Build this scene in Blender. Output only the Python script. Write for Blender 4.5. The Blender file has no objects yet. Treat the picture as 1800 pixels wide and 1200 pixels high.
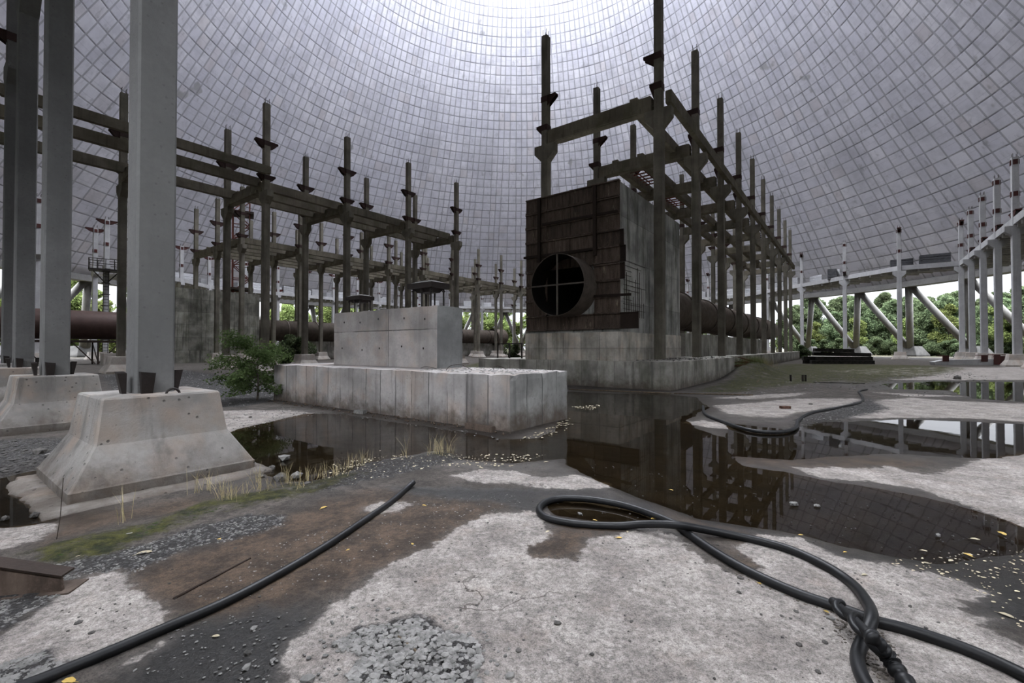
import bpy, bmesh, math, random
import numpy as np
from mathutils import Vector, Matrix

random.seed(7)
rng = np.random.default_rng(11)
S = bpy.context.scene
COL = S.collection

# ---------------------------------------------------------------- camera
EYE, F_PX, PITCH = 1.6, 800.0, math.atan(11 / 800.0)
cam_d = bpy.data.cameras.new('camera')
cam_d.sensor_width = 36.0
cam_d.sensor_fit = 'HORIZONTAL'
cam_d.lens = F_PX / 1800 * 36
cam_d.clip_start = 0.05
cam_d.clip_end = 2000
cam = bpy.data.objects.new('camera', cam_d)
COL.objects.link(cam)
cam.location = (0, 0, EYE)
cam.rotation_euler = (math.pi / 2 + PITCH, 0, 0)
S.camera = cam

# ---------------------------------------------------------------- light: an overcast sky
world = bpy.data.worlds.new('overcast_sky')
S.world = world
world.use_nodes = True
wt = world.node_tree
wt.nodes.clear()
wo = wt.nodes.new('ShaderNodeOutputWorld')
wb = wt.nodes.new('ShaderNodeBackground')
wtc = wt.nodes.new('ShaderNodeTexCoord')
wn = wt.nodes.new('ShaderNodeTexNoise')
wn.inputs['Scale'].default_value = 2.2
wn.inputs['Detail'].default_value = 5
wr = wt.nodes.new('ShaderNodeValToRGB')
wr.color_ramp.elements[0].position = 0.3
wr.color_ramp.elements[0].color = (0.74, 0.79, 0.90, 1)
wr.color_ramp.elements[1].position = 0.7
wr.color_ramp.elements[1].color = (0.95, 0.97, 1.0, 1)
wt.links.new(wtc.outputs['Generated'], wn.inputs['Vector'])
wt.links.new(wn.outputs['Fac'], wr.inputs['Fac'])
wt.links.new(wr.outputs['Color'], wb.inputs['Color'])
SKY_LOW, SKY_HIGH = 0.62, 10.0          # an overcast sky is brightest overhead
wsep = wt.nodes.new('ShaderNodeSeparateXYZ')
wt.links.new(wtc.outputs['Generated'], wsep.inputs[0])
wmr = wt.nodes.new('ShaderNodeMapRange')
wmr.interpolation_type = 'SMOOTHSTEP'
wmr.inputs['From Min'].default_value = 0.15
wmr.inputs['From Max'].default_value = 1.0
wmr.inputs['To Min'].default_value = SKY_LOW
wmr.inputs['To Max'].default_value = SKY_HIGH
wt.links.new(wsep.outputs[2], wmr.inputs['Value'])
wt.links.new(wmr.outputs[0], wb.inputs['Strength'])
wt.links.new(wb.outputs['Background'], wo.inputs['Surface'])

S.view_settings.view_transform = 'Standard'
S.view_settings.look = 'None'
S.view_settings.exposure = 1.45
S.view_settings.gamma = 1
S.view_settings.use_curve_mapping = False
S.cycles.max_bounces = 8
S.cycles.diffuse_bounces = 5
S.cycles.glossy_bounces = 3
S.cycles.transparent_max_bounces = 8
S.cycles.caustics_reflective = False
S.cycles.caustics_refractive = False
S.cycles.sample_clamp_indirect = 6
S.cycles.use_denoising = True

SHELL_C, SHELL_R = (1.0, 66.0), 68.0
SHELL_Z0, SHELL_Z1 = 12.6, 96.0

# ---------------------------------------------------------------- the building grid
UX, UY = 0.599, 0.801           # axis u (away, to the right); axis v is (-UY, UX)
TH = math.atan2(UY, UX)
OX, OY = 6.6, 20.3


def W(s, w, z=0.0):
    return Vector((OX + UX * s - UY * w, OY + UY * s + UX * w, z))


def G(px, py, z=0.0):
    """point of the horizontal plane at height z that the photograph shows at a pixel"""
    a, b = px - 900.0, 600.0 - py
    cp, sp = math.cos(PITCH), math.sin(PITCH)
    d = (a, F_PX * cp - b * sp, F_PX * sp + b * cp)
    t = (z - EYE) / d[2]
    return Vector((d[0] * t, d[1] * t, z))


# ---------------------------------------------------------------- node helpers
class NT:
    def __init__(self, name):
        self.m = bpy.data.materials.new(name)
        self.m.use_nodes = True
        self.t = self.m.node_tree
        self.t.nodes.clear()
        self.out = self.n('ShaderNodeOutputMaterial')

    def n(self, kind, **kw):
        nd = self.t.nodes.new(kind)
        for k, v in kw.items():
            setattr(nd, k, v)
        return nd

    def l(self, a, b):
        self.t.links.new(a, b)

    def put(self, sock, v):
        if hasattr(v, 'is_output') or hasattr(v, 'links'):
            self.l(v, sock)
        else:
            sock.default_value = v

    def math(self, op, a, b=0.0, c=None, clamp=False):
        nd = self.n('ShaderNodeMath', operation=op)
        nd.use_clamp = clamp
        self.put(nd.inputs[0], a)
        self.put(nd.inputs[1], b)
        if c is not None:
            self.put(nd.inputs[2], c)
        return nd.outputs[0]

    def noise(self, vec, scale, detail=4, rough=0.55, dist=0.0):
        nd = self.n('ShaderNodeTexNoise')
        self.l(vec, nd.inputs['Vector'])
        nd.inputs['Scale'].default_value = scale
        nd.inputs['Detail'].default_value = detail
        nd.inputs['Roughness'].default_value = rough
        nd.inputs['Distortion'].default_value = dist
        return nd.outputs['Fac']

    def voro(self, vec, scale, feature='F1', out='Distance'):
        nd = self.n('ShaderNodeTexVoronoi', feature=feature)
        self.l(vec, nd.inputs['Vector'])
        nd.inputs['Scale'].default_value = scale
        return nd.outputs[out]

    def ramp(self, fac, p0, p1, c0=(0, 0, 0), c1=(1, 1, 1)):
        nd = self.n('ShaderNodeMapRange')
        nd.interpolation_type = 'SMOOTHSTEP'
        self.put(nd.inputs['Value'], fac)
        nd.inputs['From Min'].default_value = p0
        nd.inputs['From Max'].default_value = p1
        nd.inputs['To Min'].default_value = c0[0]
        nd.inputs['To Max'].default_value = c1[0]
        return nd.outputs[0]

    def mix(self, fac, a, b, blend='MIX'):
        nd = self.n('ShaderNodeMix', data_type='RGBA', blend_type=blend)
        self.put(nd.inputs['Factor'], fac)
        for i, v in ((6, a), (7, b)):
            if isinstance(v, tuple):
                nd.inputs[i].default_value = (v[0], v[1], v[2], 1)
            else:
                self.l(v, nd.inputs[i])
        return nd.outputs[2]

    def mapping(self, vec, scale=(1, 1, 1), loc=(0, 0, 0)):
        nd = self.n('ShaderNodeMapping')
        self.l(vec, nd.inputs['Vector'])
        nd.inputs['Scale'].default_value = scale
        nd.inputs['Location'].default_value = loc
        return nd.outputs[0]

    def coords(self, which='Object'):
        """object coordinates, shifted by an amount of each object's own"""
        tc = self.n('ShaderNodeTexCoord')
        oi = self.n('ShaderNodeObjectInfo')
        k = self.math('MULTIPLY', oi.outputs['Random'], 37.0)
        add = self.n('ShaderNodeVectorMath', operation='ADD')
        self.l(tc.outputs[which], add.inputs[0])
        self.l(k, add.inputs[1])
        return add.outputs[0], oi.outputs['Random']

    def surf(self, color, rough=0.85, bump=None, bstr=0.3, bdist=0.02, spec=0.3, metal=0.0):
        p = self.n('ShaderNodeBsdfPrincipled')
        if isinstance(color, tuple):
            p.inputs['Base Color'].default_value = (*color, 1)
        else:
            self.l(color, p.inputs['Base Color'])
        self.put(p.inputs['Roughness'], rough)
        self.put(p.inputs['Metallic'], metal)
        p.inputs['Specular IOR Level'].default_value = spec
        if bump is not None:
            b = self.n('ShaderNodeBump')
            b.inputs['Strength'].default_value = bstr
            b.inputs['Distance'].default_value = bdist
            self.l(bump, b.inputs['Height'])
            self.l(b.outputs[0], p.inputs['Normal'])
        self.l(p.outputs[0], self.out.inputs['Surface'])
        return self.m


def sc_(c, k):
    return tuple(min(1.0, x * k) for x in c)


def concrete(name, base, dark=0.5, streak=0.35, moss=0.0, boards=(0, 0), line=0.5, warm=0.0, blot=0.3,
             bump=0.35, rnd=0.25, phase=(0, 0), pits=0.0, foot=0.0, foot_h=1.6):
    """cast concrete: cloudy tone, rain streaks running down it, moss, form-board joints (in metres)"""
    t = NT(name)
    v, r = t.coords()
    big = t.noise(v, 0.9, 5, 0.6)
    fine = t.noise(v, 14, 6, 0.65)
    col = t.mix(t.ramp(big, 0.3, 0.7), sc_(base, 1 - blot), sc_(base, 1 + blot))
    col = t.mix(t.math('MULTIPLY', t.ramp(fine, 0.35, 0.7), 0.3), col, sc_(base, 0.7))
    if warm:
        wv = t.noise(v, 1.7, 3)
        col = t.mix(t.math('MULTIPLY', t.ramp(wv, 0.45, 0.7), warm), col, (base[0] * 1.25, base[1] * 1.02, base[2] * 0.85))
    st = t.noise(t.mapping(v, (5.5, 5.5, 0.28)), 1.0, 5, 0.6)
    col = t.mix(t.math('MULTIPLY', t.ramp(st, 0.5, 0.72), streak), col, sc_(base, dark * 0.55))
    if moss:
        mo = t.noise(t.mapping(v, (1.6, 1.6, 0.5)), 1.0, 6, 0.6)
        col = t.mix(t.math('MULTIPLY', t.ramp(mo, 0.48, 0.66), moss), col, (0.045, 0.055, 0.02))
    h = t.math('ADD', t.math('MULTIPLY', fine, 0.6), t.math('MULTIPLY', t.noise(v, 60, 3), 0.4))
    if foot:
        pos = t.n('ShaderNodeSeparateXYZ')
        tcz = t.n('ShaderNodeTexCoord')
        t.l(tcz.outputs['Object'], pos.inputs[0])
        low = t.ramp(t.math('ADD', pos.outputs[2], t.math('MULTIPLY', t.noise(v, 3.2, 7, 0.7), -1.1)), foot_h - 0.42, -0.62)
        col = t.mix(t.math('MULTIPLY', low, foot), col, (0.070, 0.052, 0.038))
    if pits:
        pv = t.voro(v, 9.0)
        pm = t.ramp(pv, 0.16, 0.08)
        col = t.mix(t.math('MULTIPLY', pm, pits), col, sc_(base, 0.25))
        h = t.math('SUBTRACT', h, t.math('MULTIPLY', pm, pits))
    if boards[0] or boards[1]:
        uv = t.n('ShaderNodeUVMap')
        sp = t.n('ShaderNodeSeparateXYZ')
        t.l(uv.outputs[0], sp.inputs[0])
        lines = 0.0
        for k in (0, 1):
            if not boards[k]:
                continue
            x = t.math('ADD', sp.outputs[k], phase[k])
            wob = t.math('MULTIPLY', t.noise(v, 2.0, 2), 0.03)
            fr = t.math('FRACT', t.math('DIVIDE', t.math('ADD', x, wob), boards[k]))
            d = t.math('MULTIPLY', t.math('MINIMUM', fr, t.math('SUBTRACT', 1.0, fr)), boards[k])
            ln = t.ramp(d, 0.022, 0.004)
            cell = t.n('ShaderNodeTexWhiteNoise', noise_dimensions='1D')
            t.l(t.math('FLOOR', t.math('DIVIDE', t.math('ADD', x, wob), boards[k])), cell.inputs['W'])
            tone = t.math('MULTIPLY', t.math('SUBTRACT', cell.outputs['Value'], 0.5), 0.28)
            hs = t.n('ShaderNodeHueSaturation')
            t.l(col, hs.inputs['Color'])
            t.l(t.math('ADD', 1.0, tone), hs.inputs['Value'])
            col = hs.outputs[0]
            brk = t.ramp(t.noise(v, 1.5, 3), 0.3, 0.55)
            lines = t.math('MAXIMUM', lines, t.math('MULTIPLY', ln, brk))
        col = t.mix(t.math('MULTIPLY', lines, line), col, sc_(base, 0.22))
        h = t.math('SUBTRACT', h, t.math('MULTIPLY', lines, 1.5))
    hs = t.n('ShaderNodeHueSaturation')
    t.l(col, hs.inputs['Color'])
    t.l(t.math('ADD', 1 - rnd / 2, t.math('MULTIPLY', r, rnd)), hs.inputs['Value'])
    return t.surf(hs.outputs[0], 0.9, h, bump, 0.015, 0.25)


def rust(name, base, spots=(0.02, 0.013, 0.01), amt=0.6, rough=0.75, metal=0.15, pale=None, rnd=0.5, streaky=False):
    t = NT(name)
    v, r = t.coords()
    a = t.noise(t.mapping(v, (3, 3, 0.5)) if streaky else v, 2.5, 6, 0.65)
    f = t.noise(v, 26, 5, 0.7)
    col = t.mix(t.math('MULTIPLY', t.ramp(a, 0.35, 0.65), amt), base, spots)
    col = t.mix(t.math('MULTIPLY', t.ramp(f, 0.45, 0.75), 0.4), col, sc_(base, 1.7))
    if pale:
        pn = t.noise(t.mapping(v, (5, 5, 1.1)), 1.0, 5, 0.7)
        col = t.mix(t.math('MULTIPLY', t.ramp(pn, 0.6, 0.72), 0.6), col, pale)
    hs = t.n('ShaderNodeHueSaturation')
    t.l(col, hs.inputs['Color'])
    t.l(t.math('ADD', 1 - rnd / 2, t.math('MULTIPLY', r, rnd)), hs.inputs['Value'])
    return t.surf(hs.outputs[0], rough, f, 0.35, 0.01, 0.3, metal)


def plain(name, c, rough=0.8, var=0.3, scale=8, spec=0.3, bstr=0.2):
    t = NT(name)
    v, r = t.coords()
    n = t.noise(v, scale, 4)
    col = t.mix(t.ramp(n, 0.3, 0.7), sc_(c, 1 - var), sc_(c, 1 + var))
    hs = t.n('ShaderNodeHueSaturation')
    t.l(col, hs.inputs['Color'])
    t.l(t.math('ADD', 0.8, t.math('MULTIPLY', r, 0.4)), hs.inputs['Value'])
    return t.surf(hs.outputs[0], rough, n, bstr, 0.01, spec)


M = {}
M['col_dark'] = concrete('weathered_column_concrete', (0.165, 0.150, 0.122), streak=0.45, moss=0.22, rnd=0.3)
M['col_near'] = concrete('grey_column_concrete', (0.150, 0.149, 0.146), streak=0.10, blot=0.14, rnd=0.08, bump=0.5, pits=0.25)
M['col_white'] = concrete('pale_column_concrete', (0.37, 0.365, 0.365), streak=0.2, blot=0.12, rnd=0.2)
M['beam'] = concrete('weathered_beam_concrete', (0.150, 0.132, 0.100), streak=0.5, moss=0.3, rnd=0.35)
M['beam_white'] = concrete('pale_beam_concrete', (0.40, 0.395, 0.395), streak=0.18, blot=0.12)
M['deck'] = concrete('deck_concrete', (0.40, 0.39, 0.38), streak=0.2)
M['vcol'] = concrete('slanted_column_concrete', (0.165, 0.160, 0.150), streak=0.25, blot=0.12)
M['foot'] = concrete('footing_concrete', (0.24, 0.226, 0.212), streak=0.5, warm=0.6, blot=0.35, bump=0.9, pits=0.7, rnd=0.1, foot=0.7, foot_h=0.36)
M['leg_foot'] = concrete('outdoor_footing_concrete', (0.055, 0.053, 0.05), streak=0.3)
M['foot_far'] = concrete('pale_footing_concrete', (0.34, 0.31, 0.28), streak=0.25, warm=0.3)
M['block'] = concrete('block_concrete', (0.40, 0.375, 0.362), streak=0.18, warm=0.35, boards=(10.0, 10.0), phase=(8.08, 9.0), line=0.85, blot=0.3, pits=0.3, rnd=0.05)
M['slab'] = concrete('board_marked_slab_concrete', (0.355, 0.335, 0.325), streak=0.5, warm=0.45, boards=(0.56, 0), line=0.85, blot=0.3, pits=0.35, foot=0.85, foot_h=0.42, rnd=0.05)
M['block_end_shaded'] = concrete('shaded_grey_block_end', (0.225, 0.228, 0.225), streak=0.3, blot=0.3, pits=0.2, rnd=0.02)  # greyer than the front, the end's dimmer light painted into the colour
M['slab_end_shaded'] = concrete('shaded_grey_slab_end', (0.285, 0.282, 0.272), streak=0.5, boards=(0.56, 0), line=0.8, blot=0.35, pits=0.4, foot=0.9, foot_h=0.5, rnd=0.02)
M['slab_dark'] = concrete('stained_slab_concrete', (0.34, 0.325, 0.29), streak=0.6, boards=(0.75, 0), line=0.7, moss=0.4, blot=0.4, foot=0.8, foot_h=0.45, rnd=0.05)
M['tank'] = concrete('stained_tank_concrete', (0.40, 0.395, 0.37), dark=0.35, streak=0.8, moss=0.45, boards=(2.9, 1.75), line=0.5, blot=0.4, rnd=0.05)
M['tank_base'] = concrete('tank_base_concrete', (0.46, 0.43, 0.38), dark=0.35, streak=0.55, moss=0.35, blot=0.4, boards=(0.85, 0.8), line=0.6, warm=0.3, rnd=0.05)
M['tank_left'] = concrete('block_tank_concrete', (0.27, 0.262, 0.225), dark=0.3, streak=0.8, blot=0.45, moss=0.35, boards=(1.2, 1.35), line=0.9, rnd=0.05)
M['rust'] = rust('rusted_form_steel', (0.140, 0.104, 0.082), pale=(0.42, 0.35, 0.25), streaky=True)
M['rust_dark'] = rust('dark_rusted_steel', (0.032, 0.021, 0.016))
M['pipe'] = rust('rusted_pipe_steel', (0.115, 0.092, 0.074), amt=0.4, rough=0.6)
M['pipe_red'] = rust('red_brown_pipe_steel', (0.060, 0.036, 0.031), amt=0.35, rough=0.6)
M['bracket'] = rust('bracket_steel', (0.040, 0.018, 0.015), rnd=0.3)
M['bracket_red'] = rust('red_bracket_steel', (0.055, 0.013, 0.011), amt=0.5, rnd=0.4)
M['red_steel'] = rust('red_lead_steel', (0.12, 0.035, 0.025), amt=0.5)
M['black_steel'] = rust('blackened_steel', (0.022, 0.018, 0.017), amt=0.5, rough=0.6)
M['rebar'] = rust('rebar_steel', (0.04, 0.028, 0.022))
M['rubber'] = plain('black_rubber', (0.010, 0.0102, 0.011), 0.45, 0.35, 5, 0.28, 0.15)
M['stone'] = plain('grey_stone', (0.20, 0.194, 0.184), 0.85, 0.3, 20)
M['stone_dark'] = plain('dark_stone', (0.075, 0.07, 0.065), 0.8, 0.4, 20)
M['wood'] = plain('old_wood', (0.10, 0.075, 0.05), 0.8, 0.4, 14)
M['wood_dark'] = plain('blackened_timber', (0.020, 0.018, 0.015), 0.85, 0.5, 5)
M['leaf_yellow'] = plain('yellow_leaf', (0.55, 0.38, 0.10), 0.6, 0.3, 30)
M['leaf_pale'] = plain('pale_dead_leaf', (0.46, 0.40, 0.28), 0.7, 0.3, 30)
M['pipe_inside_shade'] = rust('shade_black_pipe_inside', (0.010, 0.008, 0.007), amt=0.4)  # dark rust, blackened to paint in the shade inside the pipes
M['bar_steel'] = rust('grey_bar_steel', (0.16, 0.14, 0.12), amt=0.3)
M['pebble'] = plain('pale_pebble', (0.19, 0.184, 0.175), 0.85, 0.35, 25)
M['spoil'] = plain('brown_spoil', (0.085, 0.062, 0.046), 0.9, 0.5, 18)
M['straw'] = plain('dry_straw', (0.42, 0.35, 0.20), 0.8, 0.3, 6)
M['grass'] = plain('green_grass', (0.10, 0.13, 0.04), 0.8, 0.4, 6)
M['bark'] = plain('bark', (0.10, 0.085, 0.07), 0.9, 0.4, 14)
M['sheet_dark'] = plain('dark_grey_sheet', (0.085, 0.085, 0.09), 0.8, 0.2, 3)
M['sheet_pale'] = plain('pale_grey_sheet', (0.46, 0.46, 0.47), 0.8, 0.12, 3)
M['brick'] = plain('red_brown_brick', (0.07, 0.035, 0.025), 0.8, 0.4, 12)


def leaf_mat(name, c1, c2, trans=0.25):
    t = NT(name)
    v, r = t.coords()
    n = t.noise(v, 1.3, 3)
    w = t.n('ShaderNodeTexWhiteNoise', noise_dimensions='3D')
    sn = t.n('ShaderNodeVectorMath', operation='SNAP')
    t.l(v, sn.inputs[0])
    sn.inputs[1].default_value = (0.4, 0.4, 0.4)
    t.l(sn.outputs[0], w.inputs['Vector'])
    f = t.math('ADD', t.math('MULTIPLY', t.ramp(n, 0.3, 0.7), 0.6), t.math('MULTIPLY', w.outputs['Value'], 0.4))
    col = t.mix(f, c1, c2)
    hs = t.n('ShaderNodeHueSaturation')
    t.l(col, hs.inputs['Color'])
    t.l(t.math('ADD', 0.488, t.math('MULTIPLY', r, 0.03)), hs.inputs['Hue'])
    t.l(t.math('ADD', 0.75, t.math('MULTIPLY', r, 0.5)), hs.inputs['Value'])
    d = t.n('ShaderNodeBsdfDiffuse')
    tr = t.n('ShaderNodeBsdfTranslucent')
    mx = t.n('ShaderNodeMixShader')
    t.l(hs.outputs[0], d.inputs[0])
    t.l(hs.outputs[0], tr.inputs[0])
    mx.inputs[0].default_value = trans
    t.l(d.outputs[0], mx.inputs[1])
    t.l(tr.outputs[0], mx.inputs[2])
    t.l(mx.outputs[0], t.out.inputs['Surface'])
    return t.m


M['foliage'] = leaf_mat('tree_foliage', (0.030, 0.045, 0.024), (0.125, 0.155, 0.080))
M['foliage_light'] = leaf_mat('light_tree_foliage', (0.05, 0.07, 0.022), (0.17, 0.20, 0.07))
M['sapling'] = leaf_mat('sapling_foliage', (0.05, 0.085, 0.03), (0.17, 0.25, 0.10))


# ---------------------------------------------------------------- mesh helpers
class MB:
    """collects shapes, then links them as one mesh object"""

    def __init__(self):
        self.v, self.f, self.m = [], [], []

    def add(self, vs, fs, mi=0):
        o = len(self.v)
        self.v += [tuple(p) for p in vs]
        self.f += [tuple(i + o for i in f) for f in fs]
        self.m += [mi] * len(fs)

    def box(self, x0, x1, y0, y1, z0, z1, mi=0):
        self.add([(x0, y0, z0), (x1, y0, z0), (x1, y1, z0), (x0, y1, z0),
                  (x0, y0, z1), (x1, y0, z1), (x1, y1, z1), (x0, y1, z1)],
                 [(0, 3, 2, 1), (4, 5, 6, 7), (0, 1, 5, 4), (1, 2, 6, 5), (2, 3, 7, 6), (3, 0, 4, 7)], mi)

    def prism(self, prof, axis, a, b, mi=0):
        """polygon prof (p, q) swept along axis; x: (y,z)  y: (x,z)  z: (x,y)"""
        n = len(prof)

        def mk(p, q, t):
            return {'x': (t, p, q), 'y': (p, t, q), 'z': (p, q, t)}[axis]
        vs = [mk(p, q, a) for p, q in prof] + [mk(p, q, b) for p, q in prof]
        fs = [tuple(range(n)), tuple(range(2 * n - 1, n - 1, -1))]
        fs += [(i, i + n, (i + 1) % n + n, (i + 1) % n) for i in range(n)]
        self.add(vs, fs, mi)

    def loft(self, rings, cap=True, mi=0):
        """rings of equal length joined into a skin"""
        n = len(rings[0])
        vs = [p for r in rings for p in r]
        fs = []
        for k in range(len(rings) - 1):
            for i in range(n):
                j = (i + 1) % n
                fs.append((k * n + i, k * n + j, (k + 1) * n + j, (k + 1) * n + i))
        if cap:
            fs.append(tuple(reversed(range(n))))
            fs.append(tuple((len(rings) - 1) * n + i for i in range(n)))
        self.add(vs, fs, mi)

    def chamfer_ring(self, hx, hy, z, c, cx=0, cy=0):
        return [(cx + x, cy + y, z) for x, y in ((hx, -hy + c), (hx, hy - c), (hx - c, hy), (-hx + c, hy),
                                                 (-hx, hy - c), (-hx, -hy + c), (-hx + c, -hy), (hx - c, -hy))]

    def tube(self, pts, r, seg=10, cap=True, mi=0):
        pts = [Vector(p) for p in pts]
        rr = r if isinstance(r, (list, tuple)) else [r] * len(pts)
        rings, up = [], None
        for i, p in enumerate(pts):
            d = (pts[min(i + 1, len(pts) - 1)] - pts[max(i - 1, 0)]).normalized()
            if up is None:
                up = Vector((0, 0, 1)) if abs(d.z) < 0.9 else Vector((1, 0, 0))
            a = d.cross(up).normalized()
            up = a.cross(d).normalized()
            rings.append([tuple(p + (a * math.cos(t) + up * math.sin(t)) * rr[i])
                          for t in (2 * math.pi * k / seg for k in range(seg))])
        self.loft(rings, cap, mi)

    def bar(self, a, b, w, h=None, mi=0):
        """square bar from a to b"""
        a, b = Vector(a), Vector(b)
        h = h or w
        d = (b - a).normalized()
        up = Vector((0, 0, 1)) if abs(d.z) < 0.95 else Vector((1, 0, 0))
        s = d.cross(up).normalized() * (w / 2)
        t = s.cross(d).normalized() * (h / 2)
        self.loft([[tuple(p + s * i + t * j) for i, j in ((1, 1), (-1, 1), (-1, -1), (1, -1))] for p in (a, b)], True, mi)

    def mesh(self, name, mats, smooth=False, uv=True, fix=True):
        me = bpy.data.meshes.new(name)
        me.from_pydata(self.v, [], self.f)
        for m in (mats if isinstance(mats, (list, tuple)) else [mats]):
            me.materials.append(m)
        me.polygons.foreach_set('material_index', self.m)
        if fix:
            bm = bmesh.new()
            bm.from_mesh(me)
            bmesh.ops.recalc_face_normals(bm, faces=bm.faces)
            bm.to_mesh(me)
            bm.free()
        if smooth:
            me.polygons.foreach_set('use_smooth', [True] * len(me.polygons))
        me.update()
        if uv:
            auto_uv(me)
        return me

    def obj(self, name, mats, parent=None, smooth=False, loc=None, rz=0.0, uv=True, fix=True):
        return link(name, self.mesh(name, mats, smooth, uv, fix), parent, loc, rz)


def auto_uv(me):
    """box projection in metres: u runs along the face, v up it"""
    uvl = me.uv_layers.new(name='UVMap')
    buf = np.zeros(len(me.loops) * 2)
    co = np.zeros(len(me.vertices) * 3)
    me.vertices.foreach_get('co', co)
    co = co.reshape(-1, 3)
    for p in me.polygons:
        n = p.normal
        ax = (0, 1) if abs(n.z) > max(abs(n.x), abs(n.y)) else ((1, 2) if abs(n.x) > abs(n.y) else (0, 2))
        for li in p.loop_indices:
            c = co[me.loops[li].vertex_index]
            buf[li * 2], buf[li * 2 + 1] = c[ax[0]], c[ax[1]]
    uvl.data.foreach_set('uv', buf)


def link(name, data, parent=None, loc=None, rz=0.0):
    o = bpy.data.objects.new(name, data)
    COL.objects.link(o)
    if parent is not None:
        o.parent = parent
    if loc is not None:
        o.location = loc
    if rz:
        o.rotation_euler = (0, 0, rz)
    return o


def tag(o, label, cat, group=None, kind=None):
    if label:
        o['label'] = label
    if cat:
        o['category'] = cat
    if group:
        o['group'] = group
    o['kind'] = kind or 'thing'
    return o


KIDS = {}


def copy_tree(o, parent=None, depth=0):
    c = o.copy()
    COL.objects.link(c)
    if parent is not None:
        c.parent = parent
    for ch in KIDS.get(id(o), list(o.children) if depth < 2 else []):
        copy_tree(ch, c, depth + 1)
    return c


class Proto:
    """first use places the thing itself, later uses place copies of it and its parts"""

    def __init__(self, root):
        self.root, self.used, self.kids = root, False, None

    def put(self, loc, rz, label, cat, group=None, scale=None):
        if not self.used:
            o, self.used = self.root, True
        else:
            o = copy_tree(self.root)
        o.location, o.rotation_euler = loc, (0, 0, rz)
        if scale:
            o.scale = scale
        for k in ('label', 'category', 'group'):
            if k in o:
                del o[k]
        return tag(o, label, cat, group)


ORD = ['first', 'second', 'third', 'fourth', 'fifth', 'sixth', 'seventh', 'eighth', 'ninth', 'tenth', 'eleventh',
       'twelfth', 'thirteenth', 'fourteenth', 'fifteenth', 'sixteenth', 'seventeenth', 'eighteenth', 'nineteenth',
       'twentieth'] + ['twenty-' + k for k in ('first', 'second', 'third', 'fourth', 'fifth', 'sixth', 'seventh',
                                               'eighth', 'ninth')] + ['thirtieth', 'thirty-first', 'thirty-second']


def catmull(pts, n=8):
    pts = [Vector(p) for p in pts]
    P = [pts[0] * 2 - pts[1]] + pts + [pts[-1] * 2 - pts[-2]]
    out = []
    for i in range(1, len(P) - 2):
        a, b, c, d = P[i - 1], P[i], P[i + 1], P[i + 2]
        for k in range(n):
            t = k / n
            out.append(0.5 * ((2 * b) + (c - a) * t + (2 * a - 5 * b + 4 * c - d) * t * t + (3 * b - a - 3 * c + d) * t ** 3))
    out.append(pts[-1])
    return out


def lattice_noise(x, y, seed=0):
    xi, yi = np.floor(x).astype(np.int64), np.floor(y).astype(np.int64)
    fx, fy = x - xi, y - yi
    fx, fy = fx * fx * (3 - 2 * fx), fy * fy * (3 - 2 * fy)

    def h(a, b):
        n = (a * 374761393 + b * 668265263 + seed * 1442695041) & 0x7fffffff
        n = ((n ^ (n >> 13)) * 1274126177) & 0x7fffffff
        return ((n ^ (n >> 16)) & 0xffff) / 65535.0
    return ((h(xi, yi) * (1 - fx) + h(xi + 1, yi) * fx) * (1 - fy) + (h(xi, yi + 1) * (1 - fx) + h(xi + 1, yi + 1) * fx) * fy)


def fbm(x, y, scale, octv=4, seed=0):
    out, a, tot = 0.0, 1.0, 0.0
    for k in range(octv):
        out = out + a * lattice_noise(x * scale + 17.3 * k, y * scale - 9.1 * k, seed + k)
        tot += a
        a *= 0.5
        scale *= 2.0
    return out / tot - 0.5


def sdist(poly, x, y):
    """signed distance to a polygon, positive inside"""
    d = np.full(x.shape, 1e9)
    ins = np.zeros(x.shape, bool)
    n = len(poly)
    for i in range(n):
        ax, ay = poly[i]
        bx, by = poly[(i + 1) % n]
        ex, ey = bx - ax, by - ay
        L = ex * ex + ey * ey + 1e-12
        t = np.clip(((x - ax) * ex + (y - ay) * ey) / L, 0, 1)
        d = np.minimum(d, (x - ax - t * ex) ** 2 + (y - ay - t * ey) ** 2)
        c = ((ay > y) != (by > y)) & (x < (bx - ax) * (y - ay) / ((by - ay) + 1e-12) + ax)
        ins ^= c
    d = np.sqrt(d)
    return np.where(ins, d, -d)


def gp(pix):
    return [(p.x, p.y) for p in (G(a, b) for a, b in pix)]


# ================================================================ THE SHELL
def shell_r(z):
    """hyperboloid of the tower wall"""
    return 26.0 * math.sqrt(1 + ((95.0 - z) / 34.1) ** 2)


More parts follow.
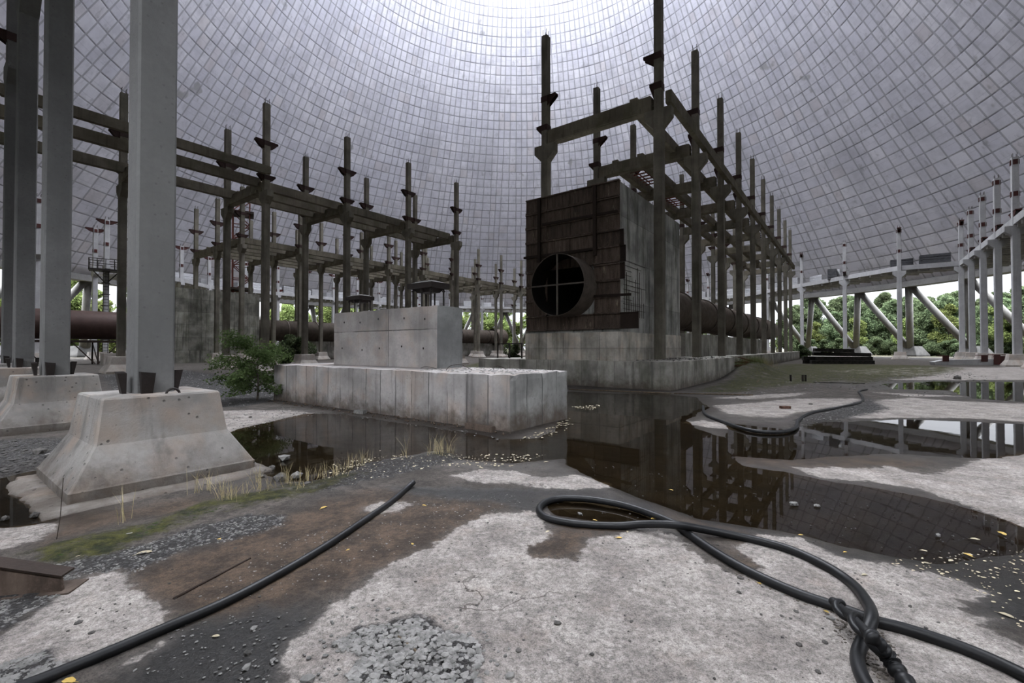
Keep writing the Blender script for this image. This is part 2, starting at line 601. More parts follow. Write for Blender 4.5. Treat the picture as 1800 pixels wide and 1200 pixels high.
def shell_material():
    t = NT('shell_block_concrete')
    uv = t.n('ShaderNodeUVMap')
    sp = t.n('ShaderNodeSeparateXYZ')
    t.l(uv.outputs[0], sp.inputs[0])
    tc = t.n('ShaderNodeTexCoord')
    P = tc.outputs['Object']
    u0, v0 = sp.outputs[0], sp.outputs[1]
    # the joints wander a little from lift to lift
    rowi = t.math('FLOOR', v0)
    rw = t.n('ShaderNodeTexWhiteNoise', noise_dimensions='1D')
    t.l(rowi, rw.inputs['W'])
    u = t.math('ADD', u0, t.math('MULTIPLY', t.math('SUBTRACT', rw.outputs['Value'], 0.5), 0.022))
    v = v0
    fu, iu = t.math('FRACT', u), t.math('FLOOR', u)

    def near(x, at, w):
        d = t.math('ABSOLUTE', t.math('SUBTRACT', x, at))
        return t.ramp(d, w, w * 0.35)
    sx = t.n('ShaderNodeSeparateXYZ')
    t.l(P, sx.inputs[0])
    dx = t.math('SUBTRACT', sx.outputs[0], SHELL_C[0])
    dy = t.math('SUBTRACT', sx.outputs[1], SHELL_C[1])
    rad = t.math('SQRT', t.math('ADD', t.math('MULTIPLY', dx, dx), t.math('MULTIPLY', dy, dy)))
    per = t.math('MULTIPLY', rad, 2 * math.pi / 48.0)                 # metres per repeat: two wide panels, two narrow
    nf = t.math('MINIMUM', t.math('DIVIDE', 1.35, per), 0.235)
    w1_, w2_, w3_ = t.math('SUBTRACT', 0.5, nf), t.math('SUBTRACT', 1.0, t.math('MULTIPLY', nf, 2.0)), t.math('SUBTRACT', 1.0, nf)
    lw = t.math('DIVIDE', 0.16, per)

    def joint(at):
        d = t.math('DIVIDE', t.math('ABSOLUTE', t.math('SUBTRACT', fu, at)), lw)
        return t.ramp(d, 1.0, 0.5)
    lu = t.math('MAXIMUM', t.math('MAXIMUM', joint(0.0), joint(1.0)),
                t.math('MAXIMUM', joint(w1_), t.math('MAXIMUM', joint(w2_), joint(w3_))))
    fv = t.math('FRACT', v)
    lv = t.math('MAXIMUM', near(fv, 0.0, 0.085), near(fv, 1.0, 0.055))
    # panel index
    seg = t.math('ADD', t.math('GREATER_THAN', fu, w1_), t.math('ADD', t.math('GREATER_THAN', fu, w2_), t.math('GREATER_THAN', fu, w3_)))
    cell = t.n('ShaderNodeCombineXYZ')
    t.l(t.math('ADD', t.math('MULTIPLY', iu, 4.0), seg), cell.inputs[0])
    t.l(rowi, cell.inputs[1])
    wn = t.n('ShaderNodeTexWhiteNoise', noise_dimensions='3D')
    t.l(cell.outputs[0], wn.inputs['Vector'])
    tone = wn.outputs['Value']
    # boards inside a panel
    half = t.math('MULTIPLY', near(fv, t.math('ADD', 0.25, t.math('MULTIPLY', tone, 0.5)), 0.035),
                  t.math('GREATER_THAN', wn.outputs['Color'], 0.35))
    grain = t.noise(t.mapping(uv.outputs[0], (1.2, 9.0, 1)), 3.0, 4, 0.6)
    big = t.noise(P, 0.045, 4, 0.55)
    mid = t.noise(P, 0.5, 5, 0.65)
    base = t.mix(t.ramp(big, 0.3, 0.7), (0.72, 0.72, 0.78), (0.84, 0.83, 0.87))
    base = t.mix(t.math('MULTIPLY', tone, 0.45), base, (0.55, 0.55, 0.63))
    base = t.mix(t.math('MULTIPLY', t.ramp(mid, 0.42, 0.66), 0.42), base, (0.46, 0.46, 0.50))
    base = t.mix(t.math('MULTIPLY', t.ramp(grain, 0.5, 0.8), 0.22), base, (0.48, 0.48, 0.52))
    wn2 = t.n('ShaderNodeTexWhiteNoise', noise_dimensions='3D')
    t.l(t.mapping(cell.outputs[0], (1, 1, 1), (71, 13, 0)), wn2.inputs['Vector'])
    base = t.mix(t.math('MULTIPLY', t.ramp(wn2.outputs['Value'], 0.90, 0.99), 0.25), base, (0.55, 0.47, 0.42))
    # seepage marks hanging under the joints
    seep = t.noise(t.mapping(P, (1.1, 1.1, 0.22)), 0.8, 5, 0.65)
    base = t.mix(t.math('MULTIPLY', t.ramp(seep, 0.56, 0.74), 0.5), base, (0.20, 0.20, 0.21))
    broad = t.noise(t.mapping(P, (1, 1, 0.35)), 0.10, 5, 0.65)
    base = t.mix(t.math('MULTIPLY', t.ramp(broad, 0.50, 0.68), 0.35), base, (0.36, 0.36, 0.39))
    spot = t.noise(P, 0.24, 3, 0.5)
    base = t.mix(t.math('MULTIPLY', t.ramp(spot, 0.68, 0.74), 0.6), base, (0.24, 0.235, 0.22))
    shadow_mask = t.ramp(t.noise(P, 0.22, 4, 0.6), 0.25, 0.65)
    base = t.mix(t.math('MULTIPLY', half, 0.28), base, (0.40, 0.40, 0.45))
    base = t.mix(t.math('MULTIPLY', t.math('MAXIMUM', lu, lv), 0.68), base, (0.30, 0.30, 0.325))
    # thin shadow lines painted into the colour along the lift joints, in patches
    deep = t.math('MULTIPLY', t.math('MAXIMUM', near(fv, 0.0, 0.045), near(fv, 1.0, 0.03)), t.ramp(shadow_mask, 0.55, 0.9))
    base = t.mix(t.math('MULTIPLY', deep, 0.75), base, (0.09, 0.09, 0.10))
    drip = t.ramp(t.noise(t.mapping(uv.outputs[0], (9.0, 0.35, 1)), 1.0, 3, 0.6), 0.66, 0.74)
    base = t.mix(t.math('MULTIPLY', drip, t.math('MULTIPLY', lu, 0.6)), base, (0.14, 0.13, 0.12))
    h = t.math('SUBTRACT', t.math('MULTIPLY', tone, 0.4), t.math('MAXIMUM', lu, lv))
    return t.surf(base, 0.85, h, 0.4, 0.06, 0.3)


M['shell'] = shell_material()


def build_shell():
    NU, zs = 288, [SHELL_Z0]
    while zs[-1] < SHELL_Z1:
        zs.append(zs[-1] + 1.62)
    nz = len(zs)
    cx, cy = SHELL_C
    vs, uvs, fs = [], [], []
    for side, off in ((0, 0.0), (1, 0.45)):
        for k, z in enumerate(zs):
            r = shell_r(z) + off
            for i in range(NU + 1):
                a = 2 * math.pi * i / NU
                vs.append((cx + r * math.cos(a), cy + r * math.sin(a), z))
                uvs.append((i / NU * 48.0, k))
    st = NU + 1
    for side in (0, 1):
        o = side * nz * st
        for k in range(nz - 1):
            for i in range(NU):
                q = (o + k * st + i, o + k * st + i + 1, o + (k + 1) * st + i + 1, o + (k + 1) * st + i)
                fs.append(q if side else q[::-1])
    o1 = nz * st
    for k in (0, nz - 1):
        for i in range(NU):
            q = (k * st + i, k * st + i + 1, o1 + k * st + i + 1, o1 + k * st + i)
            fs.append(q if k == 0 else q[::-1])
    me = bpy.data.meshes.new('wall_shell')
    me.from_pydata(vs, [], fs)
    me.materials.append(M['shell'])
    uvl = me.uv_layers.new(name='UVMap')
    li = np.zeros(len(me.loops), dtype=np.int32)
    me.loops.foreach_get('vertex_index', li)
    uvl.data.foreach_set('uv', np.array(uvs)[li].ravel())
    me.polygons.foreach_set('use_smooth', [True] * len(me.polygons))
    me.update()
    o = link('wall_shell', me)
    o['kind'] = 'structure'
    # the ring beam that carries the shell
    mb = MB()
    rings = []
    for i in range(180):
        a = 2 * math.pi * i / 180
        ca, sa = math.cos(a), math.sin(a)
        rings.append([(cx + r * ca, cy + r * sa, z) for r, z in ((67.2, 12.0), (69.0, 12.0), (69.0, 13.0), (67.6, 13.0))])
    rings.append(rings[0])
    mb.loft(rings, False)
    o = mb.obj('trim_1', M['vcol'])
    o['kind'] = 'structure'


build_shell()


def build_light_block_wall():
    """unseen corrugated cladding, added behind the camera to block light from the air inlet"""
    mb = MB()
    n = 420
    pts = []
    for i in range(n + 1):
        a = math.radians(222 + 108.0 * i / n)
        r = 68.0 + 0.06 * (i % 2)
        pts.append((SHELL_C[0] + r * math.cos(a), SHELL_C[1] + r * math.sin(a)))
    vs = [(x, y, z) for x, y in pts for z in (-0.1, 8.0)]
    mb.add(vs, [(2 * i, 2 * i + 2, 2 * i + 3, 2 * i + 1) for i in range(n)])
    vs = [(SHELL_C[0] + (x - SHELL_C[0]) * 1.004, SHELL_C[1] + (y - SHELL_C[1]) * 1.004, z) for x, y, z in vs]
    mb.add(vs, [(2 * i, 2 * i + 1, 2 * i + 3, 2 * i + 2) for i in range(n)])
    o = mb.obj('wall_light_block', M['cladding'], fix=False)
    o['kind'] = 'structure'


M['cladding'] = concrete('light_block_cladding', (0.14, 0.14, 0.135), streak=0.5)  # for the unseen wall added to keep light off the near columns
build_light_block_wall()


# ================================================================ THE GROUND
DRY = [
    [(480, 1290), (500, 1200), (500, 1145), (556, 1095), (580, 1070), (640, 1030), (690, 990), (760, 965), (800, 930), (850, 905), (915, 898), (962, 902),
     (952, 925), (975, 945), (922, 965), (945, 980), (1010, 986), (1035, 950), (1110, 935), (1160, 935), (1185, 945), (1230, 985), (1300, 1015), (1340, 1000),
     (1290, 965), (1330, 940), (1400, 945), (1480, 985), (1560, 992), (1640, 1010), (1735, 1040), (1740, 1055), (1690, 1060), (1700, 1085), (1755, 1095),
     (1715, 1105), (1760, 1120), (1830, 1160), (1950, 1290)],
    [(-60, 1160), (0, 1115), (60, 1080), (110, 1045), (150, 1020), (200, 1010), (218, 1012), (228, 1040), (262, 1060), (288, 1082), (282, 1105), (210, 1150), (130, 1180), (60, 1210), (-40, 1240)],
    [(795, 837), (850, 826), (905, 829), (950, 840), (1010, 834), (1078, 850), (1078, 857), (1040, 862), (960, 862), (900, 850), (850, 851)],
    [(632, 897), (670, 886), (722, 888), (690, 905), (658, 908)],
    [(340, 740), (370, 724), (440, 721), (505, 722), (556, 727), (510, 736), (440, 751), (395, 762), (345, 752)],
    [(1254, 713), (1330, 708), (1400, 701), (1505, 701), (1525, 706), (1480, 714), (1400, 726), (1380, 734), (1320, 734), (1275, 726)],
    [(1535, 705), (1600, 699), (1690, 706), (1850, 712), (1950, 722), (1950, 755), (1800, 742), (1700, 736), (1600, 735), (1480, 737), (1500, 722)],
    [(1400, 823), (1470, 822), (1520, 826), (1570, 820), (1600, 832), (1640, 836), (1690, 820), (1720, 808), (1800, 795), (1950, 800), (1950, 960), (1800, 926), (1700, 890), (1620, 862), (1520, 846), (1440, 840)],
    [(-80, 930), (0, 926), (60, 920), (105, 922), (95, 935), (75, 950), (20, 963), (-80, 968)],
    [(1196, 742), (1240, 740), (1300, 748), (1310, 756), (1240, 752)],
    [(1250, 700), (1340, 694), (1420, 690), (1400, 697), (1320, 702)],
    [(1560, 668), (1700, 655), (1900, 652), (1900, 668), (1700, 668)],
    [(1450, 652), (1600, 646), (1760, 646), (1800, 640), (1900, 650), (1700, 660), (1540, 660)],
    [(1540, 690), (1700, 697), (1600, 697)],
    [(200, 1180), (255, 1150), (270, 1135), (300, 1120), (240, 1165)],
]
WATER = [
    ('brown puddle under the near concrete slab, edged with moss and grass',
     [(385, 778), (420, 755), (480, 742), (540, 728), (600, 728), (690, 742), (760, 752), (820, 762), (880, 772), (950, 772), (1000, 752), (1040, 760), (1040, 800),
      (900, 812), (810, 806), (760, 794), (700, 802), (650, 812), (600, 832), (550, 848), (500, 842), (470, 830), (440, 815), (400, 805)]),
    ('dark puddle in the middle that mirrors the frame columns',
     [(985, 688), (1060, 692), (1150, 692), (1215, 698), (1240, 716), (1195, 738), (1215, 752), (1250, 765), (1300, 775), (1275, 800), (1300, 820), (1380, 832),
      (1450, 845), (1540, 860), (1640, 880), (1760, 915), (1800, 935), (1800, 965), (1700, 975), (1640, 985), (1560, 972), (1480, 955), (1400, 935), (1330, 924), (1230, 908), (1150, 882), (1100, 862), (1050, 842), (1000, 815), (985, 760)]),
    ('bright puddle on the right that mirrors the trees and sky gaps',
     [(1290, 746), (1400, 758), (1440, 741), (1500, 742), (1590, 738), (1700, 742), (1850, 750), (1950, 752), (1950, 805), (1800, 792), (1740, 803), (1640, 800), (1560, 796), (1470, 800), (1380, 806), (1290, 800), (1280, 765)]),
    ('narrow far puddle on the right in front of the pale footings',
     [(1555, 675), (1660, 671), (1800, 672), (1900, 674), (1900, 712), (1800, 706), (1720, 700), (1680, 686), (1580, 683)]),
    ('shallow brown puddle beside the left end of the footing',
     [(-150, 870), (0, 842), (60, 828), (75, 850), (70, 895), (90, 915), (40, 922), (-150, 930)]),
    ('small dark puddle inside the hose loop',
     [(968, 888), (1010, 881), (1070, 884), (1110, 895), (1150, 908), (1110, 916), (1030, 912), (980, 904)]),
]
MUD = [
    [(225, 1010), (330, 975), (440, 935), (500, 905), (560, 885), (640, 870), (700, 868), (760, 880), (850, 885), (900, 885), (850, 905), (760, 960), (690, 990), (600, 1030),
     (520, 1060), (400, 1090), (330, 1100), (290, 1085), (262, 1055), (228, 1030)],
    [(60, 930), (110, 905), (260, 895), (420, 860), (300, 905), (160, 930), (90, 955)],
    [(915, 965), (960, 935), (1000, 918), (1120, 918), (1090, 935), (1035, 950), (1010, 986), (945, 980)],
    [(1290, 965), (1230, 930), (1130, 905), (1160, 880), (1260, 915), (1330, 935), (1340, 1000), (1310, 1010)],
    [(1460, 1060), (1560, 1100), (1600, 1210), (1500, 1210), (1480, 1120)],
    [(1270, 800), (1330, 790), (1500, 800), (1640, 815), (1500, 830), (1330, 822)],
]
MOSS = [
    [(55, 972), (150, 945), (250, 928), (300, 905), (360, 885), (440, 868), (520, 850), (560, 838), (640, 835), (600, 852), (540, 870), (480, 885), (380, 905), (330, 925), (250, 950), (180, 978), (90, 990)],
    [(1220, 690), (1290, 668), (1310, 655), (1380, 640), (1480, 640), (1620, 642), (1700, 648), (1640, 660), (1500, 668), (1400, 676), (1290, 690)],
    [(745, 802), (770, 788), (808, 795), (800, 804)],
    [(860, 634), (1000, 640), (900, 660), (800, 650), (830, 640)],
    [(1480, 668), (1600, 664), (1500, 676)],
]
GRAVEL = [
    [(590, 1136), (632, 1112), (690, 1100), (730, 1090), (762, 1105), (790, 1118), (840, 1132), (846, 1158), (834, 1190), (856, 1230), (606, 1230), (620, 1185), (640, 1155), (606, 1150)],
    [(90, 995), (200, 975), (330, 935), (420, 912), (500, 908), (500, 925), (450, 945), (330, 968), (240, 1010), (150, 1012), (110, 1030)],
    [(-60, 770), (0, 775), (80, 770), (135, 775), (120, 800), (60, 826), (0, 840), (-60, 850)],
    [(-60, 1060), (110, 1010), (120, 1040), (0, 1110), (-60, 1140)],
    [(320, 650), (420, 665), (500, 690), (480, 705), (430, 715), (330, 720), (200, 690), (180, 660)],
    [(590, 800), (650, 812), (760, 800), (830, 805), (760, 822), (640, 850), (600, 860), (540, 868), (560, 845)],
    [(1400, 737), (1480, 715), (1530, 700), (1560, 720), (1490, 738), (1440, 745), (1400, 760)],
    [(-20, 1180), (70, 1150), (130, 1185), (60, 1210), (-20, 1240)],
]
DARK = [
    [(215, 1200), (290, 1110), (380, 1085), (470, 1070), (560, 1085), (505, 1140), (505, 1200), (480, 1290), (150, 1290)],
    [(1540, 990), (1500, 960), (1640, 960), (1800, 960), (1950, 990), (1950, 1180), (1800, 1125), (1750, 1100), (1700, 1070), (1740, 1050), (1700, 1030), (1620, 1005)],
    [(700, 862), (800, 860), (900, 860), (1040, 865), (1140, 880), (1200, 905), (1130, 905), (1060, 880), (960, 880), (940, 900), (860, 885), (760, 880)],
    [(620, 735), (900, 765), (900, 785), (700, 755)],
    [(1060, 845), (1150, 880), (1330, 930), (1480, 968), (1560, 985), (1500, 990), (1330, 945), (1200, 910), (1090, 870)],
]


def smooth01(a):
    a = np.clip(a, 0, 1)
    return a * a * (3 - 2 * a)


def field(polys, x, y, r, warp=1.0, soft=0.02):
    """0..1, one half on the outline"""
    k = 0.5 + r * 0.06
    wx = x + (fbm(x, y, 1.6, 4, 5) * 0.12 + fbm(x, y, 7.0, 4, 15) * 0.07) * warp * k
    wy = y + (fbm(x, y, 1.6, 4, 55) * 0.12 + fbm(x, y, 7.0, 4, 65) * 0.07) * warp * k
    best = np.full(x.shape, -1e9)
    for p in polys:
        q = gp(p)
        xs, ys = [a for a, _ in q], [b for _, b in q]
        pad = 1.5 + 0.1 * max(ys)
        sel = (x > min(xs) - pad) & (x < max(xs) + pad) & (y > min(ys) - pad) & (y < max(ys) + pad)
        if sel.any():
            d = np.full(x.shape, -1e9)
            d[sel] = sdist(q, wx[sel], wy[sel])
            best = np.maximum(best, d)
    return best / (soft * (1.0 + r * 0.5))


def ground_height(x, y):
    r = np.hypot(x, y)
    wf = field([p for _, p in WATER], x, y, r, 0.8, 0.05)
    h = 0.012 + fbm(x, y, 0.8, 5, 90) * 0.010 + fbm(x, y, 9.0, 3, 91) * 0.005
    inside = smooth01(wf * 0.5 + 0.5)
    h = h - inside * 0.040 + inside * fbm(x, y, 2.2, 4, 92) * 0.022
    near_w = smooth01(wf * 0.22 + 1.0)
    return h, near_w, inside


def build_ground():
    a_in = np.radians(np.linspace(-58, 58, 660))
    a_l = np.radians(np.linspace(-180, -58.4, 18))
    a_r = np.radians(np.linspace(58.4, 180, 18))[:-1]
    A = np.concatenate([a_l, a_in, a_r])
    R = np.concatenate([np.linspace(0.3, 1.9, 5), np.geomspace(2.0, 90, 500), np.geomspace(95, 700, 9)])
    rr, aa = np.meshgrid(R, A, indexing='ij')
    x, y = (rr * np.sin(aa)).ravel(), (rr * np.cos(aa)).ravel()
    r = np.hypot(x, y)
    h, near_w, inside = ground_height(x, y)
    h = np.where(r > 70, 0.0, h)
    # the mound at the foot of the strip footing
    gx, gy = W(9.5, -2.3).x, W(9.5, -2.3).y
    du = (x - gx) * UX + (y - gy) * UY
    dv = -(x - gx) * UY + (y - gy) * UX
    mound = np.exp(-(du / 3.6) ** 2 - (dv / 1.1) ** 2)
    h = h + mound * 0.75
    gravel = field(GRAVEL, x, y, r, 1.5, 0.05)
    moss = field(MOSS, x, y, r, 1.5, 0.05)
    gm, mm = smooth01(gravel * 0.5 + 0.5), smooth01(moss * 0.5 + 0.5)
    h = h + gm * (0.008 + fbm(x, y, 16, 2, 4) * 0.03) + mm * (0.012 + np.maximum(fbm(x, y, 5, 3, 3), 0) * 0.06)
    nr, na = len(R), len(A)
    vs = np.zeros((nr * na + 1, 3))
    vs[:-1, 0], vs[:-1, 1], vs[:-1, 2] = x, y, h
    c = nr * na
    i = np.arange(nr - 1)[:, None] * na + np.arange(na)[None, :]
    j = np.arange(nr - 1)[:, None] * na + (np.arange(na)[None, :] + 1) % na
    quads = np.stack([i, j, j + na, i + na], -1).reshape(-1, 4)
    tris = [(c, (k + 1) % na, k) for k in range(na)]
    me = bpy.data.meshes.new('floor')
    nq, nt = len(quads), len(tris)
    me.vertices.add(len(vs))
    me.vertices.foreach_set('co', vs.ravel())
    me.loops.add(nq * 4 + nt * 3)
    me.loops.foreach_set('vertex_index', np.concatenate([quads[:, ::-1].ravel(), np.array(tris)[:, ::-1].ravel()]).astype(np.int32))
    me.polygons.add(nq + nt)
    me.polygons.foreach_set('loop_start', np.concatenate([np.arange(nq) * 4, nq * 4 + np.arange(nt) * 3]).astype(np.int32))
    me.polygons.foreach_set('use_smooth', np.ones(nq + nt, bool))
    me.update(calc_edges=True)
    me.validate()

    def attr(name, *chan):
        at = me.attributes.new(name, 'FLOAT_COLOR', 'POINT')
        buf = np.zeros((len(vs), 4))
        for k, cc in enumerate(chan):
            buf[:-1, k] = np.clip(cc, 0, 1)
        at.data.foreach_set('color', buf.ravel())
    k = 0.25
    dry = field(DRY, x, y, r, 1.0, 0.035)
    mud = field(MUD, x, y, r, 1.6, 0.12)
    dark = field(DARK, x, y, r, 1.6, 0.12)
    outside = smooth01((np.hypot(x - SHELL_C[0], y - SHELL_C[1]) - 66) / 6)
    attr('ground_a', dry * k + 0.5, mud * k + 0.5, moss * k + 0.5, gravel * k + 0.5)
    attr('ground_b', dark * k + 0.5, near_w, inside, outside)
    me.materials.append(ground_material())
    o = link('floor', me)
    o['kind'] = 'structure'


def ground_material():
    t = NT('wet_broken_floor')
    tc = t.n('ShaderNodeTexCoord')
    P = tc.outputs['Object']
    a = t.n('ShaderNodeVertexColor', layer_name='ground_a')
    b = t.n('ShaderNodeVertexColor', layer_name='ground_b')
    sa, sb = t.n('ShaderNodeSeparateColor'), t.n('ShaderNodeSeparateColor')
    t.l(a.outputs['Color'], sa.inputs[0])
    t.l(b.outputs['Color'], sb.inputs[0])
    dry, mud, moss, grav = sa.outputs[0], sa.outputs[1], sa.outputs[2], a.outputs['Alpha']
    dark, wet, under, outside = sb.outputs[0], sb.outputs[1], sb.outputs[2], b.outputs['Alpha']
    n1 = t.noise(P, 2.2, 7, 0.65)
    n2 = t.noise(P, 9, 6, 0.65)
    n3 = t.noise(P, 42, 5, 0.7)
    n4 = t.noise(P, 0.6, 5, 0.6)
    grit = t.voro(P, 60)
    grit2 = t.voro(P, 24, out='Color')

    def cut(m, amp, nz, w):
        s = t.math('ADD', m, t.math('MULTIPLY', t.math('SUBTRACT', nz, 0.5), amp))
        return t.ramp(s, 0.5 - w, 0.5 + w)
    # worn brown-grey film on the concrete floor
    col = t.mix(t.ramp(n1, 0.35, 0.68), (0.050, 0.043, 0.037), (0.105, 0.091, 0.080))
    col = t.mix(t.math('MULTIPLY', t.ramp(t.noise(P, 4.5, 7, 0.72), 0.48, 0.60), 0.75), col, (0.0336, 0.0288, 0.0248))
    speck = t.ramp(t.voro(P, 34), 0.20, 0.12)
    col = t.mix(t.math('MULTIPLY', t.math('MULTIPLY', speck, t.ramp(n2, 0.4, 0.6)), 0.55), col, (0.1600, 0.1496, 0.1400))
    mcol = t.mix(t.ramp(t.noise(P, 3.4, 7, 0.72), 0.40, 0.60), (0.030, 0.020, 0.013), (0.082, 0.055, 0.036))
    mcol = t.mix(t.math('MULTIPLY', t.ramp(n3, 0.45, 0.7), 0.3), mcol, (0.1200, 0.0920, 0.0720))
    m_mud = cut(mud, 0.5, n1, 0.12)
    col = t.mix(m_mud, col, mcol)
    dcol = t.mix(t.ramp(n3, 0.4, 0.75), (0.0136, 0.0128, 0.0116), (0.0336, 0.0304, 0.0280))
    m_dark = cut(dark, 0.55, n1, 0.10)
    col = t.mix(m_dark, col, dcol)
    # dry concrete
    dc = t.mix(t.ramp(n1, 0.32, 0.68), (0.215, 0.192, 0.177), (0.385, 0.350, 0.322))
    dc = t.mix(t.math('MULTIPLY', t.ramp(n3, 0.50, 0.66), 0.55), dc, (0.1360, 0.1224, 0.1144))
    flake = t.noise(t.mapping(P, (1.0, 1.0, 1.0)), 21, 6, 0.7, 0.6)
    dc = t.mix(t.math('MULTIPLY', t.ramp(flake, 0.54, 0.62), t.math('MULTIPLY', t.ramp(n4, 0.38, 0.6), 0.7)), dc, (0.1160, 0.1080, 0.1024))
    dc = t.mix(t.math('MULTIPLY', t.ramp(t.noise(P, 3.1, 5, 0.6), 0.5, 0.75), 0.45), dc, (0.2640, 0.2120, 0.1800))
    dc = t.mix(t.math('MULTIPLY', t.ramp(t.noise(P, 75, 3, 0.6), 0.62, 0.7), 0.7), dc, (0.0640, 0.0560, 0.0496))
    crk = t.n('ShaderNodeTexVoronoi', feature='DISTANCE_TO_EDGE')
    wv = t.n('ShaderNodeVectorMath', operation='ADD')
    nn = t.n('ShaderNodeTexNoise')
    t.l(P, nn.inputs['Vector'])
    nn.inputs['Scale'].default_value = 2.0
    nn.inputs['Detail'].default_value = 5
    t.l(P, wv.inputs[0])
    t.l(nn.outputs['Color'], wv.inputs[1])
    t.l(wv.outputs[0], crk.inputs['Vector'])
    crk.inputs['Scale'].default_value = 0.55
    crack = t.math('MULTIPLY', t.ramp(crk.outputs[0], 0.008, 0.002), t.ramp(n4, 0.48, 0.56))
    dc = t.mix(t.math('MULTIPLY', crack, 0.8), dc, (0.0480, 0.0384, 0.0320))
    blot = t.noise(P, 5.5, 6, 0.7)
    dc = t.mix(t.math('MULTIPLY', t.ramp(blot, 0.52, 0.60), 0.42), dc, (0.155, 0.140, 0.130))
    dc = t.mix(t.math('MULTIPLY', t.ramp(blot, 0.44, 0.36), 0.35), dc, (0.42, 0.385, 0.36))
    m_dry = cut(dry, 0.55, n2, 0.045)
    edge = t.math('MULTIPLY', cut(dry, 0.55, n2, 0.25), t.math('SUBTRACT', 1.0, m_dry))
    col = t.mix(t.math('MULTIPLY', edge, 0.5), col, (0.1600, 0.1440, 0.1320))
    col = t.mix(m_dry, col, dc)
    # gravel
    gc = t.mix(t.ramp(grit2, 0.15, 0.85), (0.0360, 0.0352, 0.0352), (0.1520, 0.1480, 0.1456))
    gc = t.mix(t.ramp(t.voro(P, 34, 'F1'), 0.30, 0.55), gc, (0.0360, 0.0336, 0.0320))
    m_gr = cut(grav, 0.5, n2, 0.08)
    col = t.mix(m_gr, col, gc)
    # moss
    mc = t.mix(t.ramp(n2, 0.35, 0.65), (0.012, 0.015, 0.004), (0.058, 0.056, 0.012))
    m_mo = t.math('MULTIPLY', cut(moss, 1.1, t.noise(P, 4, 7, 0.75), 0.10), t.ramp(t.noise(P, 1.3, 6, 0.75), 0.36, 0.52))
    col = t.mix(m_mo, col, mc)
    out_c = t.mix(t.ramp(n4, 0.4, 0.6), (0.0480, 0.0560, 0.0240), (0.0960, 0.0800, 0.0480))
    col = t.mix(outside, col, out_c)
    # soaked ground is darker and smoother
    soak = t.math('MULTIPLY', wet, t.math('SUBTRACT', 1.0, m_dry))
    col = t.mix(t.math('MULTIPLY', soak, 0.45), col, (0.026, 0.020, 0.016))
    col = t.mix(t.math('MULTIPLY', under, 0.88), col, t.mix(t.ramp(n1, 0.4, 0.6), (0.007, 0.0055, 0.0035), (0.026, 0.021, 0.014)))
    wetness = t.math('MAXIMUM', t.math('MAXIMUM', soak, t.math('MULTIPLY', m_mud, 0.30)), t.math('MULTIPLY', m_dark, 0.85))
    wetness = t.math('MULTIPLY', wetness, t.math('SUBTRACT', 1.0, t.math('MAXIMUM', m_dry, t.math('MAXIMUM', m_mo, m_gr))))
    rough = t.math('SUBTRACT', 0.92, t.math('MULTIPLY', wetness, 0.62))
    h = t.math('ADD', t.math('MULTIPLY', n2, 0.5), t.math('MULTIPLY', n3, 0.5))
    h = t.math('ADD', h, t.math('MULTIPLY', m_gr, t.math('SUBTRACT', 1.0, grit)))
    h = t.math('ADD', h, t.math('MULTIPLY', m_dry, 0.6))
        # grain of the whole surface
    hs = t.n('ShaderNodeHueSaturation')
    t.l(col, hs.inputs['Color'])
    g1 = t.math('MULTIPLY', t.math('SUBTRACT', t.noise(P, 130, 4, 0.75), 0.5), 2.2)
    g2 = t.math('MULTIPLY', t.math('SUBTRACT', t.noise(P, 28, 6, 0.75), 0.5), 2.0)
    t.l(t.math('ADD', 0.85, t.math('ADD', g1, g2)), hs.inputs['Value'])
    return t.surf(hs.outputs[0], rough, h, 0.8, 0.015, 0.25)


def water_material():
    t = NT('still_brown_water')
    tc = t.n('ShaderNodeTexCoord')
    fr = t.n('ShaderNodeFresnel')
    fr.inputs['IOR'].default_value = 1.33
    rip = t.noise(tc.outputs['Object'], 1.6, 3)
    b = t.n('ShaderNodeBump')
    b.inputs['Strength'].default_value = 0.06
    b.inputs['Distance'].default_value = 0.01
    t.l(rip, b.inputs['Height'])
    t.l(b.outputs[0], fr.inputs['Normal'])
    gl = t.n('ShaderNodeBsdfGlossy')
    gl.inputs['Roughness'].default_value = 0.015
    t.l(b.outputs[0], gl.inputs['Normal'])
    tr = t.n('ShaderNodeBsdfTransparent')
    tr.inputs['Color'].default_value = (0.58, 0.50, 0.38, 1)
    mx = t.n('ShaderNodeMixShader')
    t.l(fr.outputs[0], mx.inputs[0])
    t.l(tr.outputs[0], mx.inputs[1])
    t.l(gl.outputs[0], mx.inputs[2])
    t.l(mx.outputs[0], t.out.inputs['Surface'])
    return t.m


M['water'] = water_material()


